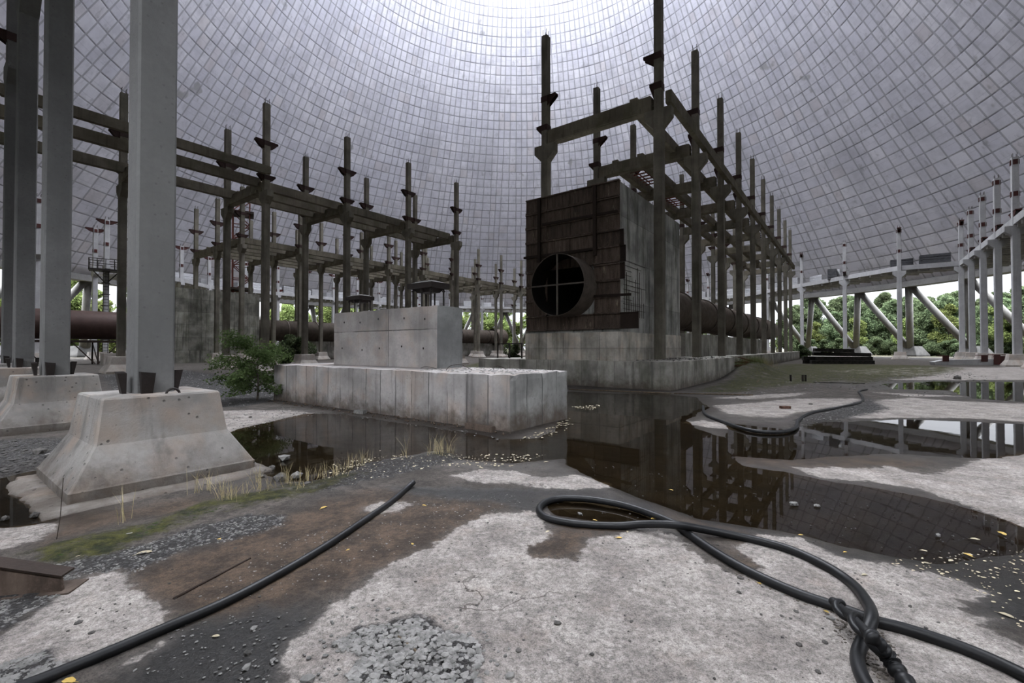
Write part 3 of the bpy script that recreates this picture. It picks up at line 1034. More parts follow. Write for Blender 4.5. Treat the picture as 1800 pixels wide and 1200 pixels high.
def build_puddles():
    """level sheets of water at z = 0; the ground rises out of them at the shore"""
    A = np.radians(np.linspace(-56, 56, 420))
    R = np.geomspace(2.0, 40, 300)
    rr, aa = np.meshgrid(R, A, indexing='ij')
    x, y = (rr * np.sin(aa)).ravel(), (rr * np.cos(aa)).ravel()
    r = np.hypot(x, y)
    F = np.stack([field([p], x, y, r, 0.8, 0.05) for _, p in WATER])
    who, best = F.argmax(0), F.max(0)
    na = len(A)
    i = (np.arange(len(R) - 1)[:, None] * na + np.arange(na - 1)[None, :]).ravel()
    quads = np.stack([i, i + na, i + na + 1, i + 1], 1)
    ok = best[i] > -5.0
    for k, (lab, pix) in enumerate(WATER):
        q = quads[ok & (who[i] == k)]
        ids, inv = np.unique(q.ravel(), return_inverse=True)
        cx, cy = x[ids].mean(), y[ids].mean()
        me = bpy.data.meshes.new('puddle')
        me.from_pydata([(x[j] - cx, y[j] - cy, 0.0) for j in ids], [], inv.reshape(-1, 4)[:, ::-1].tolist())
        if me.polygons[0].normal.z < 0:
            me.flip_normals()
        me.materials.append(M['water'])
        tag(link('puddle', me, None, (cx, cy, 0.0)), lab, 'puddle')


build_ground()
build_puddles()
print('ground done')


# ================================================================ COLUMNS
def column_proto(mat, bmat, h0=0.0, dz=0.0, ears='u', corbel=True, ring=False, wing=True):
    """precast column 17.7 m high: shaft, corbels, thinner upper length, steel brackets, rebar stubs"""
    mb = MB()
    cz = 11.9 + dz
    top = 17.7 + dz
    mb.loft([mb.chamfer_ring(0.2, 0.2, z, 0.025) for z in (h0, cz - 0.9)] +
            [mb.chamfer_ring(0.2, 0.2, cz, 0.02)] +
            [mb.chamfer_ring(0.19, 0.17, cz + 0.02, 0.02), mb.chamfer_ring(0.19, 0.17, top, 0.02)])
    if corbel:
        for s in (-1, 1):
            mb.prism([(s * 0.19, cz - 0.85), (s * 0.60, cz - 0.42), (s * 0.60, cz), (s * 0.19, cz)], 'x', -0.2, 0.2)
    root = mb.obj('concrete_column', mat)
    rb = MB()
    for x, y in ((-0.12, -0.1), (0.12, -0.1), (-0.12, 0.1), (0.12, 0.1)):
        rb.tube([(x, y, top - 0.1), (x, y, top + 0.28), (x + 0.02, y, top + 0.36)], 0.014, 5)
    rb.obj('rebar_stubs', M['rebar'], root)

    def bracket(zc, dirs, L=0.52, hh=0.52, band=True):
        b = MB()
        if band:
            b.box(-0.205, 0.205, -0.185, 0.185, zc - 0.30, zc)
        for dx, dy in dirs:
            for off in (-0.12, 0.12):
                if dx:
                    b.prism([(dx * 0.19, zc - hh), (dx * (0.19 + L * 0.5), zc - hh * 0.72), (dx * (0.19 + L), zc - 0.08), (dx * (0.19 + L), zc), (dx * 0.19, zc)], 'y', off - 0.012, off + 0.012)
                else:
                    b.prism([(dy * 0.17, zc - hh), (dy * (0.17 + L), zc - 0.10), (dy * (0.17 + L), zc), (dy * 0.17, zc)], 'x', off - 0.012, off + 0.012)
            if dx:
                x0, x1 = sorted((dx * 0.19, dx * (0.19 + L)))
                b.box(x0, x1, -0.16, 0.16, zc, zc + 0.02)
                xa, xb = sorted((dx * (0.17 + L), dx * (0.19 + L)))
                b.box(xa, xb, -0.16, 0.16, zc - 0.10, zc)
            else:
                y0, y1 = sorted((dy * 0.17, dy * (0.17 + L)))
                b.box(-0.16, 0.16, y0, y1, zc, zc + 0.02)
        b.obj('steel_bracket', bmat, root)
    if ring:
        for zc in (17.5, 14.8):
            pl = MB()
            pl.box(-0.12, 0.12, -0.21, 0.21, zc - 0.42, zc)
            pl.box(-0.21, 0.21, -0.11, 0.11, zc - 0.42, zc)
            pl.obj('anchor_plate', bmat, root)
        bracket(17.6 if wing else 13.1, ((1, 0), (-1, 0)), 0.6, 0.5, band=False)
    elif ears == 'u':
        bracket(15.2 + dz, ((1, 0), (-1, 0)))
        bracket(12.95 + dz, ((1, 0), (-1, 0)), 0.36, 0.40)
    elif ears == 'in+':      # row on the camera's side: upper bracket reaches to the other row
        bracket(14.6 + dz * 0.6, ((0, 1),), 0.5, 0.5)
        bracket(13.25 + dz * 0.6, ((0, 1),), 0.22, 0.75)
    elif ears == 'in-':
        bracket(14.6 + dz * 0.6, ((0, -1),), 0.5, 0.5)
        bracket(13.1 + dz * 0.6, ((0, 1),), 0.35, 0.5)
    return Proto(root)


def footing_proto(mat, detail=False, wedges=False):
    mb = MB()
    prof = ((0.88, -0.12), (0.88, 0.15), (0.865, 0.165), (0.645, 0.555), (0.635, 0.60), (0.575, 1.03), (0.56, 1.05))
    mb.loft([mb.chamfer_ring(a, a, z, 0.02) for a, z in prof])
    root = mb.obj('column_footing', mat)
    if detail:
        sk = MB()
        rings = []
        for z, e in ((-0.03, 1.16), (0.035, 1.10), (0.055, 0.99), (0.05, 0.84)):
            ring = []
            for k in range(72):
                a = 2 * math.pi * k / 72
                m = max(abs(math.cos(a)), abs(math.sin(a)))
                rad = e / (m ** 0.75) * (1 + 0.035 * math.sin(5 * a + 1) + 0.03 * random.uniform(-1, 1) * (e > 0.9))
                ring.append((rad * math.cos(a), rad * math.sin(a), z + 0.008 * random.uniform(-1, 1)))
            rings.append(ring)
        sk.loft(rings)
        sk.obj('mortar_skirt', mat, root, smooth=True)
        ey = MB()
        ey.tube([(0.08 + 0.07 * math.cos(a) + 0.02, -0.47, 1.03 + 0.075 * math.sin(a)) for a in np.linspace(-0.3, math.pi + 0.3, 14)], 0.014, 8)
        ey.obj('lifting_eye', M['black_steel'], root, smooth=True)
    if wedges:
        for (x, y, rot) in ((-0.10, -0.265, 0), (0.265, 0.0, 90), (-0.285, -0.06, -90), (0.06, 0.265, 180)):
            w = MB()
            w.loft([[(-0.055, -0.015, 0), (0.055, -0.015, 0), (0.055, 0.025, 0), (-0.055, 0.025, 0)],
                    [(-0.075, -0.06, 0.27), (0.07, -0.065, 0.25), (0.07, 0.025, 0.25), (-0.075, 0.025, 0.27)]])
            o = w.obj('steel_wedge', M['black_steel'], root, loc=(x, y, 1.045), rz=math.radians(rot))
    return Proto(root)


P_A1 = column_proto(M['col_dark'], M['bracket'], 1.05, 0.35, 'in+')
P_A2 = column_proto(M['col_dark'], M['bracket'], 1.05, 0.35, 'in-')
P_B = column_proto(M['col_dark'], M['bracket'], 1.0, 0.0, 'u')
P_NEAR = column_proto(M['col_near'], M['bracket'], 1.0, 0.0, 'u')
P_RING = column_proto(M['col_white'], M['bracket_red'], 1.0, 0.0, ring=True)
P_RING2 = column_proto(M['col_white'], M['bracket_red'], 1.0, 0.0, ring=True, wing=False)
for _p in (P_RING, P_RING2):
    for _o in (_p.root, *_p.root.children):
        for _v in _o.data.vertices:
            _v.co.x *= 1.3
            _v.co.y *= 1.3 if abs(_v.co.y) < 0.3 else 1.15
P_FN = footing_proto(M['foot'], True, True)
P_FN2 = footing_proto(M['foot'], False, True)
P_F = footing_proto(M['foot_far'])
HB = lambda a: a

# near columns beside the camera
near_spots = [((-4.55, 5.73), 'nearest thick grey concrete column, standing on the cracked footing in the foreground', 'big cracked concrete footing with a lifting eye, nearest to the camera'),
              ((-9.36, 9.32), 'grey concrete column on the second footing, left of the nearest column', 'smooth concrete footing behind and left of the nearest footing'),
              ((-13.9, 12.95), 'grey concrete column on the third footing, second from the left edge', 'concrete footing third in the row, mostly behind the second one'),
              ((-18.1, 16.4), 'dark stained concrete column cut by the left edge of the photo', 'concrete footing at the left edge of the photo')]
for k, ((x, y), la, lb) in enumerate(near_spots):
    P_NEAR.put((x, y, 0), TH, la, 'column', 'near columns beside the camera')
    (P_FN if k == 0 else P_FN2).put((x, y, 0), TH, lb, 'footing', 'footings of the near columns')

# frame A, the tall right-hand frame
NA = 10
for i in range(NA):
    P_A1.put(W(6 * i, 0), TH, f'tall weathered column, {ORD[i]} from the camera in the right frame\'s right-hand row', 'column', 'right-hand row of the right frame')
    P_A2.put(W(6 * i, 6), TH, f'tall weathered column, {ORD[i]} from the camera in the right frame\'s left-hand row', 'column', 'left-hand row of the right frame')

# frame B, left of the block
for row, w in (('front', 24), ('back', 30)):
    for k, s in enumerate((-12, -6, 0, 6, 12)):
        P_B.put(W(s, w), TH, f'weathered column, {ORD[k]} from the left in the {row} row of the left frame', 'column', f'{row} row of the left frame')
        P_F.put(W(s, w), TH, f'stained footing under the {ORD[k]} column of the left frame\'s {row} row', 'footing', 'footings of the left frame')

# frame C, the long middle-distance frame
for row, w, n in (('front', 42, 12), ('middle', 48, 12), ('back', 54, 9)):
    for k in range(n):
        s = 6 * k if w < 54 else 6 * k
        P_B.put(W(s, w), TH, f'distant weathered column, {ORD[k]} from the left in the long frame\'s {row} row', 'column', f'{row} row of the long distant frame')
        if w != 54:
            P_F.put(W(s, w), TH, f'distant footing, {ORD[k]} from the left under the long frame\'s {row} row', 'footing', 'footings of the long distant frame')

# ================================================================ BEAMS
def cross_beam(zb, zt, y0, y1, mat, name='cross_beam'):
    mb = MB()
    mb.prism([(y0, zb), (y1, zb), (y1, zt - 0.06), (y1 - 0.06, zt), (y0 + 0.06, zt), (y0, zt - 0.06)], 'x', -0.19, 0.19)
    mb.prism([(y0 + 0.5, zb + 0.02), (y1 - 0.5, zb + 0.02), (y1 - 0.5, zb + 0.2), (y0 + 0.5, zb + 0.2)], 'x', -0.27, 0.27)
    r = mb.obj(name, mat)
    rb = MB()
    for dx in (-0.12, 0, 0.12):
        for z in (zb + 0.15, zb + 0.38, zb + 0.58):
            rb.bar((dx, y0 + 0.02, z), (dx, y0 - 0.13, z + 0.01), 0.018)
    rb.obj('rebar_stubs', M['rebar'], r)
    return Proto(r)


def long_beam(zt, L, mat, T, name='deck_beam', wdt=0.36, depth=0.58):
    """dapped ends sit on the cross beams, whose top is at T"""
    mb = MB()
    zb = zt - depth
    mb.prism([(0.02, T), (0.22, T), (0.30, zb), (L - 0.30, zb), (L - 0.22, T), (L - 0.02, T), (L - 0.02, zt), (0.02, zt)], 'y', -wdt / 2, wdt / 2)
    return Proto(mb.obj(name, mat))


CB_A = cross_beam(12.25, 12.95, 0.28, 5.78, M['beam'])
for i in range(NA):
    CB_A.put(W(6 * i, 0), TH, f'weathered cross beam, {ORD[i]} from the camera across the right frame', 'beam', 'cross beams of the right frame')
LB_A = long_beam(13.2, 6.0, M['beam'], 12.95)
LBO_A = long_beam(13.05, 6.0, M['beam'], 12.50, wdt=0.26, depth=0.55)
LANE = {1.2: 'right-hand', 3.2: 'middle', 4.8: 'left-hand'}
for i in range(NA - 1):
    for w, nm in LANE.items():
        if i == 0 and w != 1.2:
            continue
        LB_A.put(W(6 * i, w), TH, f'{nm} deck beam in the {ORD[i]} bay of the right frame', 'beam', 'deck beams of the right frame')
    LBO_A.put(W(6 * i, -0.42), TH, f'slim edge beam outside the {ORD[i]} bay of the right frame', 'beam', 'edge beams along the right frame')

CB_B = cross_beam(11.9, 12.6, 0.28, 5.72, M['beam'])
for k, s in enumerate((-12, -6, 0, 6, 12)):
    CB_B.put(W(s, 24), TH, f'weathered cross beam, {ORD[k]} from the left across the left frame', 'beam', 'cross beams of the left frame')
LB_B = long_beam(12.85, 6.0, M['beam'], 12.6)
LBO_B = long_beam(13.35, 6.0, M['beam'], 12.9, wdt=0.28, depth=0.52)
for k, s in enumerate((-24, -18, -12, -6, 0, 6)):
    for w, nm in (((1.0, 'front'), (2.8, 'middle'), (4.5, 'rear')) if s >= -6 else ((0.7, 'front'), (4.7, 'rear'))):
        LB_B.put(W(s, 24 + w), TH, f'{nm} deck beam in the {ORD[k]} bay from the left of the left frame', 'beam', 'deck beams of the left frame')
    if s < -6:
        LBO_B.put(W(s, 23.4), TH, f'raised edge beam along the {ORD[k]} bay from the left of the left frame', 'beam', 'raised edge beams of the left frame')

CB_C = cross_beam(11.9, 12.6, 0.28, 5.72, M['beam'])
for wq, nq, nm in ((42, 12, 'front'), (48, 9, 'rear')):
    for k in range(nq):
        CB_C.put(W(6 * k, wq), TH, f'distant cross beam, {ORD[k]} from the left in the long frame\'s {nm} aisle', 'beam', f'cross beams of the long frame\'s {nm} aisle')
LB_C = long_beam(12.85, 6.0, M['beam'], 12.6)
for wq, nq, nm in ((42, 11, 'front'), (48, 8, 'rear')):
    for k in range(nq):
        for w, ln in ((0.8, 'near'), (2.9, 'centre'), (5.0, 'far')):
            LB_C.put(W(6 * k, wq + w), TH, f'distant {ln} deck beam, {ORD[k]} from left, long frame\'s {nm} aisle', 'beam', f'deck beams of the long frame\'s {nm} aisle')

# red steel grids lying between the deck beams of frame A
gr = MB()
for k in range(7):
    gr.bar((k * 0.55, 0, 0), (k * 0.55, 1.5, 0), 0.05, 0.08)
for y in (0, 0.5, 1.0, 1.5):
    gr.bar((0, y, 0.05), (3.3, y, 0.05), 0.05, 0.06)
PG = Proto(gr.obj('steel_grid', M['red_steel']))
for k, (s, w, n) in enumerate(((7.5, 3.3, 'second'), (13.5, 3.3, 'third'))):
    PG.put(W(s, w, 12.99), TH, f'red steel grid lying over the deck beams in the {n} bay', 'steel grid', 'red grids on the right frame')

# ================================================================ SLABS, BLOCKS AND TANKS
def at_grid(mb, name, mats, s, w, z=0.0, **kw):
    return mb.obj(name, mats, loc=W(s, w, z), rz=TH, **kw)


def worn_box(L, D, H, nx, amp=0.02, z0=-0.12, nz=8, ny=4):
    """block with slightly chipped edges and uneven faces"""
    mb = MB()
    nxs, nys = max(2, nx), max(2, ny)

    def grid(f, a, b):
        vs = [f(i / a, j / b) for j in range(b + 1) for i in range(a + 1)]
        fs = [(j * (a + 1) + i, j * (a + 1) + i + 1, (j + 1) * (a + 1) + i + 1, (j + 1) * (a + 1) + i) for j in range(b) for i in range(a)]
        mb.add(vs, fs)
    grid(lambda u, v: (u * L, 0, z0 + v * (H - z0)), nxs, nz)
    grid(lambda u, v: (u * L, D, z0 + v * (H - z0)), nxs, nz)
    grid(lambda u, v: (0, u * D, z0 + v * (H - z0)), nys, nz)
    grid(lambda u, v: (L, u * D, z0 + v * (H - z0)), nys, nz)
    grid(lambda u, v: (u * L, v * D, H), nxs, nys)
    me = mb.mesh('b', M['slab'], uv=False)
    bm = bmesh.new()
    bm.from_mesh(me)
    bmesh.ops.remove_doubles(bm, verts=bm.verts, dist=0.001)
    bm.verts.ensure_lookup_table()
    for v in bm.verts:
        c = v.co
        e = 0
        e += (min(c.x, L - c.x) < 1e-3) + (min(c.y, D - c.y) < 1e-3) + (H - c.z < 1e-3)
        k = amp * (0.35 if e < 2 else 1.0)
        n = fbm(np.array([c.x * 1.0 + c.z * 3]), np.array([c.y + c.z * 2.0]), 2.3, 3, 8)[0] * 2
        inward = Vector((L / 2 - c.x, D / 2 - c.y, 0)).normalized()
        if e >= 2:
            v.co += inward * abs(n) * k + Vector((0, 0, -abs(n) * k * 1.4 if H - c.z < 1e-3 else 0))
        else:
            v.co += inward * n * k
    bmesh.ops.recalc_face_normals(bm, faces=bm.faces)
    bm.to_mesh(me)
    bm.free()
    return me


def block_obj(name, me, mat, loc, end=None):
    me.materials.clear()
    me.materials.append(mat)
    if end:                                            # the end towards local -y gets a greyer colour with its shade painted in
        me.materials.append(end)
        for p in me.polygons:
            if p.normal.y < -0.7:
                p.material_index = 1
    auto_uv(me)
    return link(name, me, None, loc, TH)


# the near slab: corner at C1, 2.15 deep along u, 9.15 long along v
C1 = Vector((-0.03, 8.6, 0))
s1, w1 = (C1.x - OX) * UX + (C1.y - OY) * UY, -(C1.x - OX) * UY + (C1.y - OY) * UX
o = block_obj('foundation_slab', worn_box(2.15, 9.15, 1.09, 14, 0.05, ny=60, nz=10), M['slab'], W(s1, w1), M['slab_end_shaded'])
tag(o, 'long low board-marked concrete slab in the middle foreground, standing in the puddle', 'slab')
o = block_obj('concrete_block', worn_box(0.92, 4.55, 1.58, 8, 0.015, z0=0.0, ny=30), M['block'], W(s1 + 1.12, w1 + 3.13, 1.085), M['block_end_shaded'])
tag(o, 'pale rectangular concrete block standing on the low board-marked slab', 'block')

blk = o
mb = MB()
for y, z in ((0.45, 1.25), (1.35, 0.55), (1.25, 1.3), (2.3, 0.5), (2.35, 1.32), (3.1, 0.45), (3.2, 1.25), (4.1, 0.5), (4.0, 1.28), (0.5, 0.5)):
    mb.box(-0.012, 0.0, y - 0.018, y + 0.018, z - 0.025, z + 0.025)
mb.obj('tie_hole_shade', M['black_steel'], blk)  # dark patches on the face stand in for the shade inside tie holes

# the big slab under the tank, and the strip footing that carries the row behind it
o = block_obj('foundation_slab', worn_box(11.25, 9.4, 1.08, 40, 0.04, ny=40), M['slab_dark'], W(-3.25, -1.53))
tag(o, 'large stained concrete slab under the rusty tank', 'slab')
o = block_obj('strip_footing', worn_box(54.0, 1.3, 1.05, 90, 0.03, ny=3), M['slab_dark'], W(8.02, -0.65))
tag(o, 'dark strip footing under the receding right-hand row of columns', 'footing')
o = block_obj('strip_footing', worn_box(54.0, 1.3, 1.05, 90, 0.03, ny=3), M['slab_dark'], W(8.02, 5.35))
tag(o, 'dark strip footing under the receding left-hand row of the right frame', 'footing')
o = block_obj('pipe_plinth', worn_box(32.0, 0.6, 2.5, 60, 0.03, ny=3), M['slab_dark'], W(8.05, 1.2))
tag(o, 'long concrete wall under the rusty pipe inside the right frame', 'plinth wall')


def tank(loc_s, loc_w, L, D, z0, z1, mats, name, holes, H0=None):
    """concrete box, front at local x=0, with a round opening in the front (centre y, z, radius)"""
    mb = MB()
    zb = H0 if H0 else z0
    hy, hz, hr = holes
    n = 48
    circ = [(0, hy + hr * math.cos(2 * math.pi * k / n), hz + hr * math.sin(2 * math.pi * k / n)) for k in range(n)]
    rect = []
    for k in range(n):
        a = 2 * math.pi * k / n
        c, s = math.cos(a), math.sin(a)
        tx = ((D - hy) / c if c > 0 else -hy / c) if abs(c) > 1e-6 else 1e9
        tz = ((z1 - hz) / s if s > 0 else (zb - hz) / s) if abs(s) > 1e-6 else 1e9
        t_ = min(tx, tz)
        rect.append((0, hy + c * t_, hz + s * t_))
    mb.add(circ + rect, [(k, (k + 1) % n, n + (k + 1) % n, n + k) for k in range(n)])
    for (yy, zz) in ((0, zb), (D, zb), (D, z1), (0, z1)):   # corner slivers
        best = sorted(range(n), key=lambda k: (rect[k][1] - yy) ** 2 + (rect[k][2] - zz) ** 2)[:2]
        mb.add([(0, yy, zz), rect[best[0]], rect[best[1]]], [(0, 1, 2)])
    mb.add([(0, 0, zb), (L, 0, zb), (L, D, zb), (0, D, zb), (0, 0, z1), (L, 0, z1), (L, D, z1), (0, D, z1)],
           [(0, 1, 5, 4), (1, 2, 6, 5), (3, 7, 6, 2), (4, 5, 6, 7)])
    me = mb.mesh(name, mats[0], fix=False)
    root = link(name, me, None, W(loc_s, loc_w), TH)
    if H0:
        b = MB()
        b.box(-0.10, L + 0.0, -0.06, D + 0.06, z0 - 0.06, zb)
        b.obj('base_course', mats[1], root)
    return root


# the rusty tank A
TS, TW, TL, TD = -2.97, 0.62, 8.0, 4.5
TZ0, TZ1 = 1.08, 8.35
tankA = tank(TS, TW, TL, TD, TZ0, TZ1, (M['tank'], M['tank_base']), 'concrete_tank', (2.25, 4.2, 1.29), 2.25)
tag(tankA, 'tall concrete tank faced with rusted steel panels, a huge pipe mouth in its front', 'tank')
# steel form panels still bolted on its front
rows = [2.36, 3.02, 3.70, 4.36, 5.04, 5.72, 6.38, 7.06, 7.72, 8.38]


def form_panel(w, h):
    mb = MB()
    mb.box(-0.05, -0.025, 0, w, 0, h)
    for a, b, c, d in ((0, w, 0, 0.05), (0, w, h - 0.05, h)):
        mb.box(-0.14, -0.05, a, b, c, d)
    for a, b in ((0, 0.02), (w - 0.02, w)):
        mb.box(-0.075, -0.05, a, b, 0.05, h - 0.05)
    for k in (1, 2):
        mb.box(-0.062, -0.05, w * k / 3 - 0.012, w * k / 3 + 0.012, 0.05, h - 0.05)
    return mb.mesh('form_panel', M['rust'])


PW = 1.148
pm = {}
for r_i in range(len(rows) - 1):
    z, hgt = rows[r_i], rows[r_i + 1] - rows[r_i]
    n_c = 4
    for c_i in range(n_c):
        y = -0.06 + c_i * PW
        # the pipe comes through here
        if math.hypot(y + PW / 2 - 2.25, z + hgt / 2 - 4.2) < 1.1:
            continue
        if r_i < 1 and c_i in (2, 3, 4):
            y -= 0.0
        key = (round(hgt, 2),)
        if key not in pm:
            pm[key] = form_panel(PW - 0.012, hgt - 0.012)
        p = link('form_panel', pm[key], tankA)
        p.location = (0.012 * random.uniform(-1, 1), y + 0.006, z + random.uniform(-0.012, 0.012))
        p.rotation_euler = (math.radians(random.uniform(-0.5, 0.5)), 0, 0)
# panels that stick out past the right-hand corner
for z, hgt, ex in ((2.36, 0.66, -0.82), (3.02, 0.0, 0), (5.04, 0.66, -0.30), (4.36, 0.66, -0.26), (5.72, 0.64, -0.22)):
    if hgt:
        mb = MB()
        mb.box(-0.06, -0.03, ex, -0.06, 0, hgt)
        for c, d in ((0, 0.035), (hgt - 0.035, hgt)):
            mb.box(-0.11, -0.06, ex, -0.06, c, d)
        mb.box(-0.11, -0.06, ex, ex + 0.03, 0, hgt)
        mb.obj('form_panel', M['rust_dark'], tankA, loc=(0, 0, z))
for y in (3.72, 0.98):                        # upright channels
    mb = MB()
    mb.box(-0.20, -0.12, y - 0.05, y + 0.05, 5.4, 8.30)
    mb.box(-0.26, -0.20, y - 0.07, y + 0.07, 5.4, 8.30)
    mb.obj('steel_channel', M['rust_dark'], tankA)
for z, y0, y1 in ((7.08, 0.0, 3.6), (5.70, 0.9, 4.6), (3.7, -0.55, 1.2)):
    mb = MB()
    mb.bar((-0.15, y0, z), (-0.15, y1, z + 0.03), 0.07, 0.10)
    mb.obj('steel_waler', M['rust_dark'], tankA)
mb = MB()                                     # bared reinforcing mesh on its right side
for k in range(12):
    mb.bar((0.35, -0.02, 3.0 + k * 0.2), (1.9 + 0.9 * math.sin(k * 1.3), -0.02, 3.0 + k * 0.2), 0.016)
for k in range(10):
    mb.bar((0.45 + k * 0.24, -0.02, 2.9), (0.45 + k * 0.24, -0.02, 4.3 + 0.8 * math.cos(k)), 0.014)
mb.obj('reinforcing_mesh', M['rebar'], tankA)
for k in range(16):
    x = 0.4 + k * 0.47
    mb = MB()
    mb.bar((x, 0.12, TZ1 - 0.05), (x + random.uniform(-.05, .05), 0.12, TZ1 + random.uniform(0.12, 0.3)), 0.018)
    mb.obj('rebar_stub', M['rebar'], tankA)


def pipe_section(R, L, mat, name='pipe', flange=(), x0=0.0, seg=56, thick=0.025, cap_at=None):
    """pipe along x, hollow"""
    mb = MB()

    def ring(r, x):
        return [(x, r * math.cos(2 * math.pi * k / seg), r * math.sin(2 * math.pi * k / seg)) for k in range(seg)]
    mb.loft([ring(R, x0 + L), ring(R, x0), ring(R - thick, x0), ring(R - thick, x0 + 0.04)], False)
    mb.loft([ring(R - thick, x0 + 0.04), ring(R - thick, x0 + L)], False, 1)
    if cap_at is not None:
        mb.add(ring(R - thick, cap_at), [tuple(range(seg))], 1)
    root = mb.obj(name, [mat, M['pipe_inside_shade']], smooth=False, uv=False)
    for p in root.data.polygons:
        p.use_smooth = len(p.vertices) == 4
    for x in flange:
        fb = MB()
        fb.loft([ring(R - 0.01, x - 0.05), ring(R + 0.09, x - 0.05), ring(R + 0.09, x + 0.05), ring(R - 0.01, x + 0.05)], False)
        fl = fb.obj('flange', mat, root)
        if R < 1.4 and x > 0 and seg > 40 and len(flange) < 9:
            bb = MB()
            for k in range(16):
                a = 2 * math.pi * (k + 0.5) / 16
                y, z = (R + 0.045) * math.cos(a), (R + 0.045) * math.sin(a)
                bb.box(x - 0.085, x + 0.085, y - 0.022, y + 0.022, z - 0.022, z + 0.022)
            bb.obj('bolts', M['black_steel'], fl)
    return root


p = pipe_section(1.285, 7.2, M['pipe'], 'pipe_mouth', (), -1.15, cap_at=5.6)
p.location, p.rotation_euler = W(TS, TW + 2.25, 4.2), (0, 0, TH)
tag(p, 'huge open rusty pipe mouth with a cross of bars, sticking out of the tank', 'pipe')
for a, b in (((-1.09, -1.27, 0.0), (-1.09, 1.27, 0.0)), ((-1.09, 0, -1.27), (-1.09, 0, 1.27))):
    mb = MB()
    mb.bar(a, b, 0.06, 0.06)
    mb.obj('cross_bar', M['bar_steel'], p)
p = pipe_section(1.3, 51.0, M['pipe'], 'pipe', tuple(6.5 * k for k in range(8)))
p.location, p.rotation_euler = W(TS + TL + 0.01, TW + 2.25, 4.1), (0, 0, TH)
tag(p, 'long rusty pipe running away from the back of the tank inside the right frame', 'pipe')

# the block tank B on the left with its pipes
tankB = MB()
tankB.box(0, 8.3, 0, 4.5, -0.1, 7.85)
tankB = at_grid(tankB, 'concrete_tank', M['tank_left'], -3.4, 49.1)
tag(tankB, 'dark damp-stained concrete tank behind the left frame', 'tank')
mb = MB()
mb.box(-0.2, 8.4, -0.2, -0.01, -0.1, 1.3)
mb.obj('base_course', M['tank_left'], tankB)
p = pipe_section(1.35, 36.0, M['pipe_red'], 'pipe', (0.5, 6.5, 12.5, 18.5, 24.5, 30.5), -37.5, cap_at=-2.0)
p.location, p.rotation_euler = W(-3.4 + 1.49, 51.2, 3.75), (0, 0, TH)
tag(p, 'reddish brown pipe on a steel trestle at the left, ending at the stained tank', 'pipe')
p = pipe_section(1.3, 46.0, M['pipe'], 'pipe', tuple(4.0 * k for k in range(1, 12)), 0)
p.location, p.rotation_euler = W(4.92, 51.2, 3.75), (0, 0, TH)
tag(p, 'distant rusty ribbed pipe running behind the pale concrete block', 'pipe')
o = block_obj('pipe_plinth', worn_box(42.0, 0.8, 2.46, 40, 0.02, ny=3), M['slab_dark'], W(8.4, 50.8))
tag(o, 'distant concrete wall under the ribbed pipe behind the pale block', 'plinth wall')
o = block_obj('pipe_pad', worn_box(2.6, 1.6, 2.1, 6, 0.02, ny=3), M['slab_dark'], W(51.1, 50.4))
tag(o, 'concrete pad under the wide collar of the distant ribbed pipe', 'plinth')
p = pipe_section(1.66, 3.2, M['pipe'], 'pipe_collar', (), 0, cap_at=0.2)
p.location, p.rotation_euler = W(50.8, 51.2, 3.75), (0, 0, TH)
tag(p, 'wide rusty collar on the far end of the distant ribbed pipe', 'pipe')
# trestle under the left pipe
tr = link('pipe_trestle', None, None, W(-34, 51.2, 0), TH)
tag(tr, 'rusty steel trestle carrying the reddish pipe at the left', 'trestle')
for y in (-1.1, 1.1):
    mb = MB()
    mb.bar((0, y, 2.2), (29, y, 2.2), 0.16, 0.2)
    mb.obj('rail', M['rust_dark'], tr)
for k in range(9):
    x = 1.0 + k * 3.4
    mb = MB()
    for y in (-1.1, 1.1):
        mb.bar((x, y, 0), (x, y, 2.2), 0.12)
    mb.bar((x, -1.1, 0.2), (x, 1.1, 2.1), 0.07)
    mb.obj('post_pair', M['rust_dark'], tr)
    mb = MB()
    mb.bar((x, -1.1, 0.1), (x + 1.6, -1.1, 2.1), 0.09)
    mb.bar((x + 3.2, -1.1, 0.1), (x + 1.6, -1.1, 2.1), 0.09)
    mb.obj('brace', M['rust_dark'], tr)

# small concrete blocks below the trestle
for k, (s, w, a, b, h) in enumerate(((-9.5, 46.6, 2.2, 1.2, 1.1), (-15.5, 46.0, 1.6, 1.3, 0.9))):
    mb = MB()
    mb.box(0, a, 0, b, -0.05, h)
    o = at_grid(mb, 'concrete_block', M['foot_far'], s, w)
    tag(o, ('grey concrete block on the ground below the trestle, nearer the stained tank', 'small pale concrete block on the ground below the trestle, farther left')[k], 'block')

